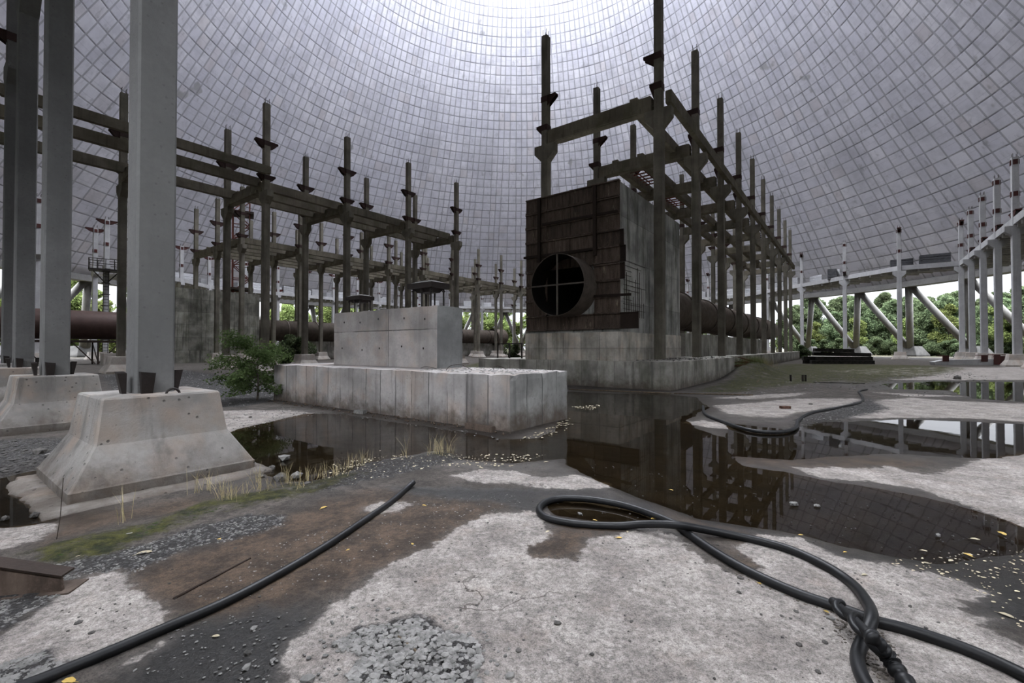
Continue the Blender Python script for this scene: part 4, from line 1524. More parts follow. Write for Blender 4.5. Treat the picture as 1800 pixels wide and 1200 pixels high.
# ================================================================ FRAMES ON THE BLOCK
def bolt_frame(loc, sc, label):
    r = link('anchor_frame', None, None, loc, TH)
    r.scale = (sc, sc, sc)
    tag(r, label, 'steel frame', 'steel frames on the concrete block')
    for x, y in ((-0.27, -0.4), (0.27, -0.4), (-0.27, 0.4), (0.27, 0.4), (-0.27, 0), (0.27, 0)):
        mb = MB()
        mb.tube([(x, y, 0), (x, y, 0.60)], 0.026, 8)
        rod_ = mb.obj('rod', M['black_steel'], r)
        mb = MB()
        mb.tube([(x, y, 0.50), (x, y, 0.55)], 0.05, 6)
        mb.obj('nut', M['black_steel'], rod_)
    mb = MB()
    mb.box(-0.38, 0.38, -0.55, 0.55, 0.60, 0.76)
    mb.obj('top_plate', M['black_steel'], r)
    mb = MB()
    mb.loft([[(-.2, -.3, .48), (.2, -.3, .48), (.2, .3, .48), (-.2, .3, .48)], [(-.28, -.4, .60), (.28, -.4, .60), (.28, .4, .60), (-.28, .4, .60)]])
    mb.obj('under_box', M['black_steel'], r)
    mb = MB()
    mb.loft([[(-.36, -.5, .76), (.36, -.5, .76), (.36, .5, .76), (-.36, .5, .76)], [(-.16, -.30, .84), (.22, -.25, .85), (.16, .20, .86), (-.2, .2, .84)]])
    mb.obj('rubble_cap', M['stone_dark'], r)
    return r


bolt_frame(W(s1 + 1.58, w1 + 3.95, 2.66), 0.86, 'dark steel anchor frame on the right-hand end of the pale block')
bolt_frame(W(s1 + 1.58, w1 + 7.02, 2.66), 0.68, 'smaller dark steel anchor frame near the left end of the pale block')

# ================================================================ THE OUTER RING
RING = [(30, -18), (36, -18), (42, -18), (48, -18), (54, -18), (60, -18), (60, -12), (66, -6), (72, 0), (78, 6), (84, 12), (84, 18),
        (90, 24), (90, 30), (90, 36), (90, 42), (90, 48), (84, 54), (84, 60), (78, 66), (72, 72), (66, 78), (60, 84), (54, 84), (48, 84),
        (42, 84), (36, 84), (30, 84), (24, 84), (18, 84), (12, 84), (6, 78), (0, 78), (-4.9, 74.5), (-5.05, 68.04), (-11.7, 62.7)]
for k, (s, w) in enumerate(RING):
    k2 = k if k < 32 else k - 32
    side = 'right' if k < 18 else 'left'
    kk = max(0, k - 1) if k < 18 else len(RING) - 1 - k
    lab = f'pale outer-ring column with red brackets, {ORD[kk]} from the {side} edge of the photo'
    if k == 0:
        lab = 'pale outer-ring column with red brackets, standing just past the right edge'
    if k == 34:
        lab = 'pale column carrying the caged ladder and platform at the left'
    (P_RING2 if k < 5 or k % 3 == 1 and k < 30 else P_RING).put(W(s, w), TH, lab, 'column', 'pale columns of the outer ring')
    if s < 84 or w < 20:
        P_F.put(W(s, w), TH, f'pale footing of the outer ring, {ORD[kk]} from the {side} edge of the photo' if k else 'pale footing of the outer ring just past the right edge', 'footing', 'pale footings of the outer ring')
for k, (s, w) in enumerate([(36, -24), (42, -24), (48, -24), (54, -24), (60, -24)]):
    P_RING.put(W(s, w), TH, f'pale back-row column with red brackets, {ORD[k]} from the right edge', 'column', 'pale back-row columns at the right')
    P_F.put(W(s, w), TH, f'pale back-row footing, {ORD[k]} from the right edge', 'footing', 'pale back-row footings at the right')
CX, CY = SHELL_C
for k in range(len(RING) - 4):
    a, b = W(*RING[k], 0), W(*RING[k + 1], 0)
    side = 'right' if k < 18 else 'left'
    kk = k if k < 18 else len(RING) - 5 - k
    mb = MB()
    d = (b - a)
    mb.bar((0, 0, 0), (d.x, d.y, 0), 0.35, 0.62)
    o = mb.obj('edge_beam', M['beam_white'], loc=(a.x, a.y, 12.3))
    tag(o, f'pale edge beam of the ring deck, {ORD[kk]} from the {side} edge of the photo', 'beam', 'edge beams of the ring deck')

    def out_by(p, d_):
        v = Vector((p.x - CX, p.y - CY, 0))
        return Vector((CX, CY, 0)) + v * min((v.length + d_), 66.0) / v.length
    c, e = out_by(b, 5.0), out_by(a, 5.0)
    mb = MB()
    P4 = [a, b, c, e]
    mb.loft([[(p.x - a.x, p.y - a.y, z) for p in P4] for z in (12.12, 12.4)])
    o = mb.obj('deck_slab', M['deck'], loc=(a.x, a.y, 0.06))
    tag(o, f'ring deck slab behind the edge beam {ORD[kk]} from the {side} edge', 'deck', 'slabs of the ring deck')
    nj = 5
    jr = MB()
    for j in range(nj):
        p0 = a.lerp(b, (j + 0.5) / nj)
        p1 = e.lerp(c, (j + 0.5) / nj)
        jr.bar((p0.x - a.x, p0.y - a.y, 0), (p1.x - a.x, p1.y - a.y, 0), 0.3, 0.5)
    jr.obj('joists', M['deck'], o, loc=(0, 0, 11.90))

# sheet stacks lying on the ring deck
def stack_mesh(L, D, H, mat):
    mb = MB()
    n = max(3, int(H / 0.16))
    for k in range(n):
        j = 0.03 * math.sin(k * 2.3)
        mb.box(j, L + j, 0.01 * (k % 2), D, k * H / n, (k + 0.86) * H / n)
    return mb.mesh('sheet_stack', mat)


stk = [(66.5, -5.0, 2.6, 1.2, 1.6, 'sheet_dark', 'dark stack of sheets on the ring deck, leftmost of the three dark stacks'),
       (60.6, -13.6, 1.6, 2.4, 1.3, 'sheet_dark', 'small dark stack of sheets on the ring deck, the middle dark stack'),
       (59.9, -17.2, 1.5, 3.0, 1.5, 'sheet_dark', 'largest dark stack of sheets on the ring deck beside the bend')]
for s, w, a, b, h, mt, lab in stk:
    o = link('sheet_stack', stack_mesh(a, b, h, M[mt]), None, W(s + 1.0, w, 12.47), TH)
    tag(o, lab, 'sheet stack')
pst = stack_mesh(1.7, 2.2, 1.7, M['sheet_pale'])
PST = []
for k in range(7, 31):
    a, b = W(*RING[k]), W(*RING[k + 1])
    for f in (0.3, 0.7):
        p0 = a.lerp(b, f)
        v = Vector((p0.x - CX, p0.y - CY, 0)).normalized()
        o = link('sheet_stack', pst, None, (p0.x + v.x * 1.6, p0.y + v.y * 1.6, 12.47), math.atan2(v.y, v.x))
        if f > .5:
            o.scale = (1, 1.1, 0.8)
        tag(o, 'pale grey stack of sheets lying on the far ring deck', 'sheet stack', 'pale sheet stacks on the far ring deck')
        PST.append(o)

for n, o in enumerate(PST):
    side, m = ('right', n) if n < len(PST) // 2 else ('left', len(PST) - 1 - n)
    o['label'] = f'pale grey stack of sheets on the far ring deck, {ORD[m]} from the {side} end'

# slanted legs carrying the shell
NL = 48
bots = [(math.radians(13.9 + 360.0 / NL * k)) for k in range(-4, 24)]


LEG_R = 75.0


def leg_proto(sign):
    mb = MB()
    a1 = sign * math.pi / NL
    p0 = Vector((LEG_R - 0.4, 0, 1.2))
    p1 = Vector((68.2 * math.cos(a1), 68.2 * math.sin(a1), 12.6))
    mb.tube([p0 - p0 * 0 - Vector((LEG_R, 0, 0)), p1 - Vector((LEG_R, 0, 0))], 0.52, 20)
    o = mb.obj('slanted_leg', M['vcol'], smooth=True)
    return Proto(o)


LP, LM = leg_proto(1), leg_proto(-1)
mb = MB()
mb.loft([mb.chamfer_ring(a, b, z, 0.05) for a, b, z in ((1.7, 1.9, -0.1), (1.7, 1.9, 0.3), (0.95, 1.05, 1.9))])
LF = Proto(mb.obj('leg_footing', M['leg_foot']))
for k, a in enumerate(bots):
    loc = (CX + LEG_R * math.cos(a), CY + LEG_R * math.sin(a), 0)
    side = 'right' if k < 14 else 'left'
    kk = k if k < 14 else len(bots) - 1 - k
    for P, nm in ((LP, 'leftward'), (LM, 'rightward')):
        P.put(loc, a, f'round {nm}-leaning concrete leg under the shell, {ORD[kk]} pair from the {side}', 'slanted column', 'slanted legs under the shell')
    LF.put(loc, a, f'sloped concrete footing of the slanted legs, {ORD[kk]} from the {side}', 'footing', 'footings of the slanted legs')

# access column with ladder and small platform at the left
base = Vector((-50.9, 57.0, 0))
lad = link('ladder', None, None, base + Vector((0.35, -0.45, 0)), math.radians(40))
tag(lad, 'dark steel ladder with a caged platform on the pale column at the left', 'ladder')
for x in (-0.25, 0.25):
    mb = MB()
    mb.bar((x, 0, 0.5), (x, 0, 11.2), 0.07)
    mb.obj('rail', M['black_steel'], lad)
for k in range(26):
    mb = MB()
    mb.bar((-0.25, 0, 0.8 + 0.4 * k), (0.25, 0, 0.8 + 0.4 * k), 0.05)
    mb.obj('rung', M['black_steel'], lad)
for k in range(7):
    mb = MB()
    z = 2.6 + 1.4 * k
    mb.tube([(0.42 * math.cos(a), -0.35 + 0.42 * math.sin(a), z) for a in np.linspace(0, 2 * math.pi, 13)], 0.035, 5)
    mb.obj('cage_hoop', M['black_steel'], lad)
mb = MB()
mb.box(-1.6, 1.6, -1.0, 1.0, 11.1, 11.3)
mb.bar((-1.2, 0, 11.1), (0, 0.3, 9.6), 0.1)
mb.bar((1.2, 0, 11.1), (0, 0.3, 9.6), 0.1)
mb.obj('platform', M['black_steel'], lad)
mb = MB()
for x in (-1.55, -0.8, 0, 0.8, 1.55):
    for y in (-0.95, 0.95):
        mb.bar((x, y, 11.3), (x, y, 12.5), 0.07)
for z in (11.9, 12.5):
    for y in (-0.95, 0.95):
        mb.bar((-1.55, y, z), (1.55, y, z), 0.07)
    for x in (-1.55, 1.55):
        mb.bar((x, -0.95, z), (x, 0.95, z), 0.07)
mb.obj('railing', M['black_steel'], lad)

# lattice mast
mast = link('lattice_mast', None, None, Vector((-37.6, 63.0, 0)), math.radians(30))
tag(mast, 'red-brown steel lattice mast standing behind the stained tank', 'mast')
for x in (-1, 1):
    for y in (-1, 1):
        mb = MB()
        mb.bar((x, y, 0), (x, y, 22.5), 0.18)
        mb.obj('leg', M['red_steel'], mast)
for f, (ax, s) in enumerate((('x', -1), ('x', 1), ('y', -1), ('y', 1))):
    mb = MB()
    for k in range(12):
        z = k * 1.85
        q = (-1, 1) if k % 2 else (1, -1)
        pa, pb = ((q[0], s, z), (q[1], s, z + 1.85)) if ax == 'x' else ((s, q[0], z), (s, q[1], z + 1.85))
        mb.bar(pa, pb, 0.11)
        pa, pb = ((-1, s, z), (1, s, z)) if ax == 'x' else ((s, -1, z), (s, 1, z))
        mb.bar(pa, pb, 0.10)
    mb.obj('lacing', M['red_steel'], mast)
for z in (9.5, 16.0, 20.0):
    mb = MB()
    mb.box(-1.5, 1.5, -1.5, 1.5, z, z + 0.3)
    mb.obj('landing', M['rust_dark'], mast)

# ================================================================ TREES OUTSIDE
def tree_meshes(H, spread, nblob, nleaf, seed, leaf=0.34, low=0.12):
    r = np.random.default_rng(seed)
    blobs = []
    for k in range(nblob):
        z = H * (low + (1 - low) * (k + 0.5) / nblob)
        rad = spread * (0.45 + 0.55 * math.sin(math.pi * min(1, (z / H) * 0.85 + 0.1)))
        a = r.uniform(0, 2 * math.pi)
        d = r.uniform(0.1, 0.75) * rad
        blobs.append((d * math.cos(a), d * math.sin(a), z, rad * r.uniform(0.4, 0.62)))
    B = np.array(blobs)
    ids = r.integers(0, nblob, nleaf)
    d = r.normal(size=(nleaf, 3))
    d /= np.linalg.norm(d, axis=1)[:, None]
    rad = r.uniform(0.35, 1.05, nleaf) ** 0.6
    P = B[ids, :3] + d * (B[ids, 3] * rad)[:, None] * np.array([1, 1, 0.75])
    P[:, 2] = np.maximum(P[:, 2], 0.2)
    n = r.normal(size=(nleaf, 3)) + np.array([0, 0, 0.7])
    n /= np.linalg.norm(n, axis=1)[:, None]
    t = np.cross(n, r.normal(size=(nleaf, 3)))
    t /= np.linalg.norm(t, axis=1)[:, None]
    b = np.cross(n, t)
    s = leaf * r.uniform(0.5, 1.25, nleaf)[:, None]
    vs = np.stack([P - t * s, P + b * s * 0.45, P + t * s, P - b * s * 0.45], 1).reshape(-1, 3)
    fs = np.arange(nleaf * 4).reshape(-1, 4)
    me = bpy.data.meshes.new('foliage')
    me.from_pydata(vs.tolist(), [], fs.tolist())
    mb = MB()
    x0 = r.uniform(-0.3, 0.3)
    mb.tube([(0, 0, -0.2), (x0, 0.1, H * 0.4), (x0 * 0.5, 0, H * 0.9)], [0.02 * H + .02, 0.013 * H + .01, 0.02], 8)
    for q in blobs[::2]:
        mb.tube([(x0 * 0.8, 0.05, q[2] * 0.6), (q[0], q[1], q[2])], [0.05 * H / 8, 0.015], 5)
    tm = mb.mesh('trunk', M['bark'], smooth=True, uv=False)
    return me, tm


def tree_proto(kind_mat, *a, **kw):
    fo, tk = tree_meshes(*a, **kw)
    fo.materials.append(kind_mat)
    r = link('tree', None)
    link('foliage', fo, link('trunk', tk, r))
    return Proto(r)


TP = [tree_proto(M['foliage'], 11.5, 3.4, 20, 19000, 1, leaf=0.24),
      tree_proto(M['foliage'], 9.0, 3.2, 18, 17000, 2, leaf=0.23),
      tree_proto(M['foliage_light'], 8.0, 2.6, 15, 9000, 3, leaf=0.22),
      tree_proto(M['foliage_light'], 10.5, 3.0, 15, 7000, 4, leaf=0.23, low=0.2),
      tree_proto(M['foliage'], 3.4, 2.2, 9, 8000, 5, leaf=0.15, low=0.05)]
KIND = ['dense green', 'mid green bushy', 'pale green', 'loose light green', 'low green shrub-like']


TREES = []


def tree_at(px, R, kind, sc, where):
    """on the ring of radius R outside the shell, in the direction of pixel px"""
    dx = (px - 900.0) / F_PX
    A_ = 1 + dx * dx
    B_ = -2 * (dx * CX + CY)
    C_ = CX * CX + CY * CY - R * R
    Y = (-B_ + math.sqrt(B_ * B_ - 4 * A_ * C_)) / (2 * A_)
    o = TP[kind].put((dx * Y, Y, 0), random.uniform(0, 6.28), f'{KIND[kind]} tree outside the shell, {where}', 'tree', f'{KIND[kind]} trees {where}', (sc, sc, sc * random.uniform(0.9, 1.12)))
    TREES.append(o)
    return o


def number_labels(objs, text, keep=None):
    """things alike but for their place: say which one from the left"""
    for n, o in enumerate(sorted(objs, key=lambda o: o.location.x / max(0.5, o.location.y))):
        o['label'] = text.format((ORD + ['thirty-' + q for q in ('third', 'fourth', 'fifth', 'sixth', 'seventh', 'eighth', 'ninth')] + ['fortieth'] +
                                  ['forty-' + q for q in ('first', 'second', 'third', 'fourth', 'fifth', 'sixth', 'seventh', 'eighth', 'ninth')])[n])


for px in range(1395, 1850, 34):                      # thick wood on the right
    tree_at(px + random.uniform(-8, 8), random.uniform(82, 87), random.choice((0, 0, 1)), random.uniform(0.8, 1.05), 'seen through the right-hand openings')
for px in range(1400, 1850, 40):
    tree_at(px + random.uniform(-12, 12), random.uniform(94, 102), 0, random.uniform(0.95, 1.25), 'seen through the right-hand openings')
for px in range(1400, 1840, 26):
    tree_at(px + random.uniform(-8, 8), random.uniform(79, 81.5), 4, random.uniform(0.8, 1.2), 'seen through the right-hand openings')
for px in (1430, 1510, 1600, 1665, 1760):
    tree_at(px, 80.5, 3, random.uniform(0.7, 0.9), 'seen through the right-hand openings')
for px in range(470, 980, 20):
    tree_at(px + random.uniform(-8, 8), random.uniform(80, 92), random.choice((2, 3)), random.uniform(1.25, 1.75), 'at the far side')
for px in range(1180, 1400, 30):
    tree_at(px + random.uniform(-8, 8), random.uniform(80, 92), random.choice((2, 3, 1)), random.uniform(0.8, 1.05), 'at the far side')
for px in range(20, 470, 26):
    tree_at(px + random.uniform(-8, 8), random.uniform(80, 89), random.choice((2, 2, 3)), random.uniform(1.15, 1.5), 'seen through the left-hand openings')
for g_ in sorted({o['group'] for o in TREES}):
    same = [o for o in TREES if o['group'] == g_]
    number_labels(same, same[0]['label'] + ', {} from the left')
n_back = 22
for k in range(n_back):                               # unseen trees carry the wood round, added to block low sky light
    a = math.radians(196 + 148.0 * k / (n_back - 1))
    for R_, kd in ((random.uniform(75.5, 78), random.choice((0, 1))), (random.uniform(84, 90), 0)):
        sc = random.uniform(1.1, 1.4)
        TP[kd].put((CX + R_ * math.cos(a), CY + R_ * math.sin(a), 0), random.uniform(0, 6.28),
                   f'{KIND[kd]} tree added unseen behind the camera, {ORD[k]} in its {"inner" if R_ < 80 else "outer"} row', 'tree', f'{KIND[kd]} trees added unseen behind the camera', (sc, sc, sc))
print('trees done')

# ================================================================ SAPLING AND GRASS
sap = link('sapling', None, None, G(452, 704))
tag(sap, 'leafy green sapling growing at the left end of the low slab', 'sapling')
mb = MB()
rs = np.random.default_rng(3)
mb.tube(catmull([(0, 0, -0.05), (0.03, 0, 0.45), (-0.02, 0.05, 1.0), (0.06, 0, 1.5), (0.08, 0, 1.85)], 4), [0.035 - 0.0017 * k for k in range(17)], 7)
mb.obj('trunk', M['bark'], sap, smooth=True)
br, tips = MB(), []
for k in range(30):
    z0 = rs.uniform(0.3, 1.7)
    a = rs.uniform(0, 2 * math.pi)
    L = rs.uniform(0.45, 1.15) * (1.25 - 0.45 * z0 / 1.7)
    if math.cos(a) < 0:
        L *= 1.2
    e = Vector((L * math.cos(a), L * math.sin(a), z0 + rs.uniform(-0.15, 0.35)))
    m_ = Vector((0, 0, z0)).lerp(e, 0.5) + Vector((0, 0, 0.08))
    br.tube([(0.02, 0, z0), m_, e], [0.012, 0.008, 0.004], 5)
    tips.append((Vector((0, 0, z0)), m_, e))
branches = br.obj('branches', M['bark'], sap, smooth=True)
vs, fs = [], []
for k in range(8500):
    a_, m_, e_ = tips[rs.integers(len(tips))]
    t_ = rs.uniform(0.25, 1.05)
    c = (a_.lerp(m_, t_ * 2) if t_ < 0.5 else m_.lerp(e_, t_ * 2 - 1)) + Vector(rs.normal(size=3) * 0.085)
    if c.z < 0.22:
        continue
    n = (Vector(rs.normal(size=3)) + Vector((0, 0, 0.9))).normalized()
    t_v = n.cross(Vector(rs.normal(size=3))).normalized()
    b_v = n.cross(t_v)
    s = rs.uniform(0.028, 0.06)
    i = len(vs)
    vs += [tuple(c - t_v * s), tuple(c + b_v * s * 0.42), tuple(c + t_v * s), tuple(c - b_v * s * 0.42)]
    fs.append((i, i + 1, i + 2, i + 3))
me = bpy.data.meshes.new('leaves')
me.from_pydata(vs, [], fs)
me.materials.append(M['sapling'])
link('leaves', me, branches)


def shrub(px, py, kind, sc, label):
    TP[kind].put(G(px, py), random.uniform(0, 6), label, 'shrub', None, (sc, sc, sc))


shrub(905 - 3, 631, 4, 0.62, 'small dark shrub beside the distant pipe, seen past the pale block')
shrub(515, 640, 4, 0.8, 'low green shrub behind the left end of the slab')
shrub(1412, 630, 4, 0.55, 'pale bushy weed at the end of the strip footing')


def tuft_mesh(n, h, spread, mat, seed, lean=0.35):
    r = np.random.default_rng(seed)
    mb = MB()
    for k in range(n):
        x, y = r.normal(size=2) * spread
        hh = h * r.uniform(0.45, 1.1)
        lx, ly = r.normal(size=2) * lean * hh * 0.5
        w = 0.0019
        a = r.uniform(0, math.pi)
        dx, dy = w * math.cos(a), w * math.sin(a)
        mx, my = x + lx * 0.35, y + ly * 0.35
        mb.add([(x - dx, y - dy, 0), (x + dx, y + dy, 0), (mx + dx, my + dy, hh * 0.55), (mx - dx, my - dy, hh * 0.55), (x + lx, y + ly, hh)],
               [(0, 1, 2, 3), (3, 2, 4)])
    return mb.mesh('grass_tuft', mat, uv=False, fix=False)


TM = [tuft_mesh(12, 0.25, 0.05, M['straw'], 1, 0.6), tuft_mesh(15, 0.17, 0.08, M['straw'], 2, 0.7), tuft_mesh(9, 0.34, 0.025, M['straw'], 3, 0.5),
      tuft_mesh(26, 0.28, 0.09, M['straw'], 4, 0.7), tuft_mesh(70, 0.10, 0.10, M['grass'], 5)]
tuft_px = [(385, 882, 2), (398, 876, 0), (420, 872, 1), (440, 868, 1), (462, 862, 0), (478, 858, 1), (500, 852, 0), (515, 850, 1), (535, 848, 0), (552, 842, 1), (568, 838, 0), (582, 832, 1),
           (600, 828, 1), (618, 822, 0), (632, 818, 0), (345, 868, 2), (640, 814, 1), (500, 842, 0), (408, 880, 0), (590, 838, 1), (528, 858, 1), (450, 850, 0),
           (765, 798, 3), (778, 796, 3), (788, 797, 1), (215, 918, 2), (372, 862, 0), (712, 806, 2)]
TU = {True: [], False: []}
for px, py, k in tuft_px:
    big = 720 < px < 800
    o = link('grass_tuft', TM[k], None, G(px, py, 0.005), random.uniform(0, 6))
    tag(o, 'dry tuft', 'grass tuft', 'dry tufts on the puddle tip' if big else 'dry tufts along the mossy edge')
    TU[big].append(o)
number_labels(TU[True], 'dry straw-coloured grass tuft on the puddle tip before the slab, {} from the left')
number_labels(TU[False], 'dry straw-coloured grass tuft along the mossy puddle edge, {} from the left')
TM2 = [tuft_mesh(150, 0.55, 0.35, M['grass'], 8, 0.6), tuft_mesh(150, 0.6, 0.35, M['straw'], 9, 0.7)]
MT = {True: [], False: []}
for k in range(26):
    s, w = 8.2 + (k % 13) * 0.42, -1.5 - 0.8 * random.random()
    g = W(s, w)
    dz = 0.7 * math.exp(-((s - 9.5) / 3.6) ** 2 - ((w + 2.3) / 1.1) ** 2)
    gn = s < 10.8
    o = link('grass_tuft', TM2[0 if gn else 1], None, (g.x, g.y, dz - 0.02), random.uniform(0, 6))
    tag(o, 'tuft', 'grass tuft', 'green tufts on the mound' if gn else 'bleached tufts on the mound')
    MT[gn].append(o)
number_labels(MT[True], 'green grass tuft on the mound beside the large slab, {} from the left')
number_labels(MT[False], 'bleached grass tuft on the tail of the mound, {} from the left')

# ================================================================ HOSES AND CABLES
def hose(pix, r, name, label, cat, mat='rubber', z=None):
    pts = []
    for q in pix:
        zz = r + (q[2] if len(q) > 2 else 0.0) + 0.004
        pts.append(G(q[0], q[1], zz))
    base = pts[0].copy()
    base.z = 0
    mb = MB()
    mb.tube([p - base for p in catmull(pts, 10)], r, 14)
    o = mb.obj(name, M[mat], smooth=True, loc=base, uv=False)
    return tag(o, label, cat)


hose([(-20, 1228), (60, 1199), (150, 1163), (280, 1108), (400, 1056), (500, 1003), (580, 955), (650, 908), (690, 880), (715, 858), (727, 847, 0.03)], 0.030,
     'rubber_hose', 'single black rubber hose crossing the brown mud at the left', 'hose')
hose([(1900, 1245), (1800, 1187), (1700, 1142), (1600, 1108), (1540, 1092), (1480, 1070), (1400, 1042), (1320, 1006), (1260, 972), (1210, 938), (1185, 920), (1130, 898), (1080, 884), (1020, 876), (970, 878),
      (948, 893), (960, 909), (1010, 920), (1080, 924), (1130, 921, 0.03), (1185, 922, 0.078), (1230, 929, 0.04), (1300, 943), (1380, 963), (1450, 994), (1500, 1028), (1526, 1062, 0.05), (1532, 1086, 0.078), (1522, 1116, 0.04), (1508, 1148), (1512, 1180), (1535, 1225)],
     0.033, 'rubber_hose', 'long looped black rubber hose lying across the pale concrete at the right', 'hose')
hose([(1236, 714), (1240, 728), (1270, 741), (1320, 756), (1370, 759), (1398, 752), (1404, 738), (1425, 726), (1470, 717), (1512, 707), (1516, 698), (1510, 688), (1524, 684)], 0.034,
     'rubber_hose', 'dull hose snaking past the far pale patches on the right', 'hose')
# twisted cable end
cb = link('twisted_cable', None, None, G(1462, 1055))
tag(cb, 'thick taped black cable end lying over the looped hose', 'cable')
core = [G(px, py, z) - cb.location for px, py, z in ((1464, 1056, 0.11), (1482, 1072, 0.12), (1505, 1092, 0.15), (1530, 1118, 0.17), (1548, 1138, 0.12), (1564, 1158, 0.07), (1580, 1182, 0.05), (1612, 1225, 0.045))]
mb = MB()
cc = catmull(core, 10)
mb.tube(cc[:36], 0.024, 12)
mb.obj('cable', M['rubber'], cb, smooth=True)
mb = MB()
mb.tube([p + Vector((0.035 * math.cos(k * 0.5), 0.02 * math.sin(k * .5), 0.02 * math.sin(k * 0.5))) for k, p in enumerate(cc[4:40])], 0.018, 10)
mb.obj('cable', M['rubber'], cb, smooth=True)
mb = MB()
mb.tube(cc[30:], [0.034 + 0.008 * math.sin(k * 1.15) for k in range(len(cc[30:]))], 14)
mb.obj('tape_wrap', M['rubber'], cb, smooth=True)

# ================================================================ THINGS ON THE GROUND
# rusted steel shoe, bottom left
sh = link('steel_shoe', None, None, G(10, 1052), math.radians(12))
tag(sh, 'rusted tapered steel beam end on the ground at the left edge', 'steel beam')
mb = MB()
mb.prism([(-0.9, 0.02), (0.31, 0.02), (0.30, 0.11), (-0.15, 0.235), (-0.9, 0.30)], 'y', -0.012, 0.012)
mb.obj('web', M['rust'], sh)
mb = MB()
mb.prism([(-0.9, 0.30), (-0.15, 0.235), (0.31, 0.11), (0.31, 0.122), (-0.15, 0.247), (-0.9, 0.312)], 'y', -0.02, 0.10)
mb.obj('top_flange', M['rust_dark'], sh)
mb = MB()
mb.box(-0.9, 0.37, -0.05, 0.14, 0.0, 0.022)
mb.obj('bottom_flange', M['rust'], sh)
mb = MB()
mb.tube([(-0.02, 0.35, 0.0), (0.0, 0.36, 0.2), (0.03, 0.35, 0.52)], 0.0025, 5)
o = mb.obj('dry_stalk', M['rebar'], loc=G(22, 985))
tag(o, 'thin dry stalk rising behind the rusted beam end', 'stalk')


def rod(pa, pb, r, name, label, cat, mat, z=0.0):
    a, b = G(*pa, r + 0.006 + z), G(*pb, r + 0.006)
    mb = MB()
    mid = a.lerp(b, 0.5) - a
    mb.tube([Vector((0, 0, 0)), mid + Vector((0.004, 0.003, 0.003)), b - a], r, 8)
    o = mb.obj(name, M[mat], smooth=True, loc=a, uv=False)
    return tag(o, label, cat)


rod((305, 1052), (440, 981), 0.009, 'steel_rod', 'thin rusty rod lying on the mud beside the single hose', 'rod', 'rust_dark')
rod((700, 1118), (765, 1178), 0.006, 'stick', 'thin stick lying on the pebble heap', 'stick', 'wood', 0.02)
rod((1185, 691), (1324, 694), 0.022, 'timber_batten', 'long pale batten lying in front of the large slab', 'batten', 'wood')
rod((1000, 684), (1180, 691), 0.02, 'timber_batten', 'weathered batten at the foot of the large slab', 'batten', 'wood')
rod((1330, 672), (1342, 661), 0.03, 'timber_offcut', 'short pale offcut standing in the moss by the mound', 'offcut', 'wood')
rod((1430, 672), (1520, 674), 0.02, 'timber_batten', 'dark batten lying in the moss right of the stubs', 'batten', 'wood_dark')
for k, px in enumerate((1390, 1411, 1416)):
    g = G(px, 671)
    mb = MB()
    mb.box(-0.032, 0.032, -0.032, 0.032, -0.05, 0.33)
    o = mb.obj('steel_stub', M['black_steel'], loc=g)
    tag(o, ['lone dark steel stub rising from the moss, left of the pair', 'left stub of the dark pair in the moss', 'right stub of the dark pair in the moss'][k], 'steel stub')
mb = MB()
mb.box(-0.12, 0.12, -0.06, 0.06, 0, 0.07)
o = mb.obj('brick', M['brick'], loc=G(1380, 718, 0.012), rz=0.05)
tag(o, 'dark brick lying on the far pale patch beside the dull hose', 'brick')
mb = MB()
mb.prism([(-0.04, 0), (0.08, 0), (0.08, 0.09), (0.06, 0.12), (-0.02, 0.12)], 'y', -0.36, 0.36)
o = mb.obj('steel_strip', M['rust'], loc=G(842, 757, 0.0), rz=TH - math.radians(3))
tag(o, 'rust-brown steel strip lying against the foot of the low slab', 'steel strip')
mb = MB()
mb.prism([(-0.10, 0), (0.1, 0.0), (0.09, 0.09), (-0.08, 0.10)], 'y', -0.14, 0.14)
o = mb.obj('concrete_lump', M['stone'], loc=G(634, 727, 0.0), rz=1.2)
tag(o, 'pale broken concrete lump lying before the low slab', 'lump')

# timber / beam pile at the right
pile_c = G(1480, 640)
for k, (dx, dy, z, L, tilt, yaw) in enumerate(((0, 0, 0.0, 5.8, 0.0, 2), (0.1, 0.5, 0.0, 5.2, 0, -2), (-0.3, 1.0, 0.0, 5.4, 0, 4), (0.3, 0.12, 0.36, 5.2, 0.0, 4), (-0.3, 0.70, 0.36, 5.6, 0.0, -3), (0.2, 0.36, 0.72, 5.0, 1.0, -5), (-0.6, 0.3, 1.10, 3.8, 1.2, 6))):
    mb = MB()
    mb.box(-L / 2, L / 2, -0.19, 0.19, 0.0, 0.35)
    mb.box(-L / 2, L / 2, -0.22, 0.22, 0.0, 0.07)
    o = mb.obj('blackened_beam', M['wood_dark'], loc=(pile_c.x + dx, pile_c.y + dy, z + 0.02 + L / 2 * math.sin(math.radians(tilt))), rz=math.radians(yaw - 6))
    o.rotation_euler = (0, math.radians(tilt), math.radians(yaw - 6))
    tag(o, ['blackened beam in the low pile before the trees, bottom layer nearest the camera', 'blackened beam in the low pile, bottom layer in the middle', 'blackened beam in the low pile, bottom layer farthest back',
            'blackened beam in the second layer of the low pile, nearest the camera', 'blackened beam in the second layer of the low pile, at the back',
            'tilted blackened beam in the third layer of the low pile', 'topmost tilted blackened beam of the low pile'][k], 'beam', 'blackened beams in the low pile')

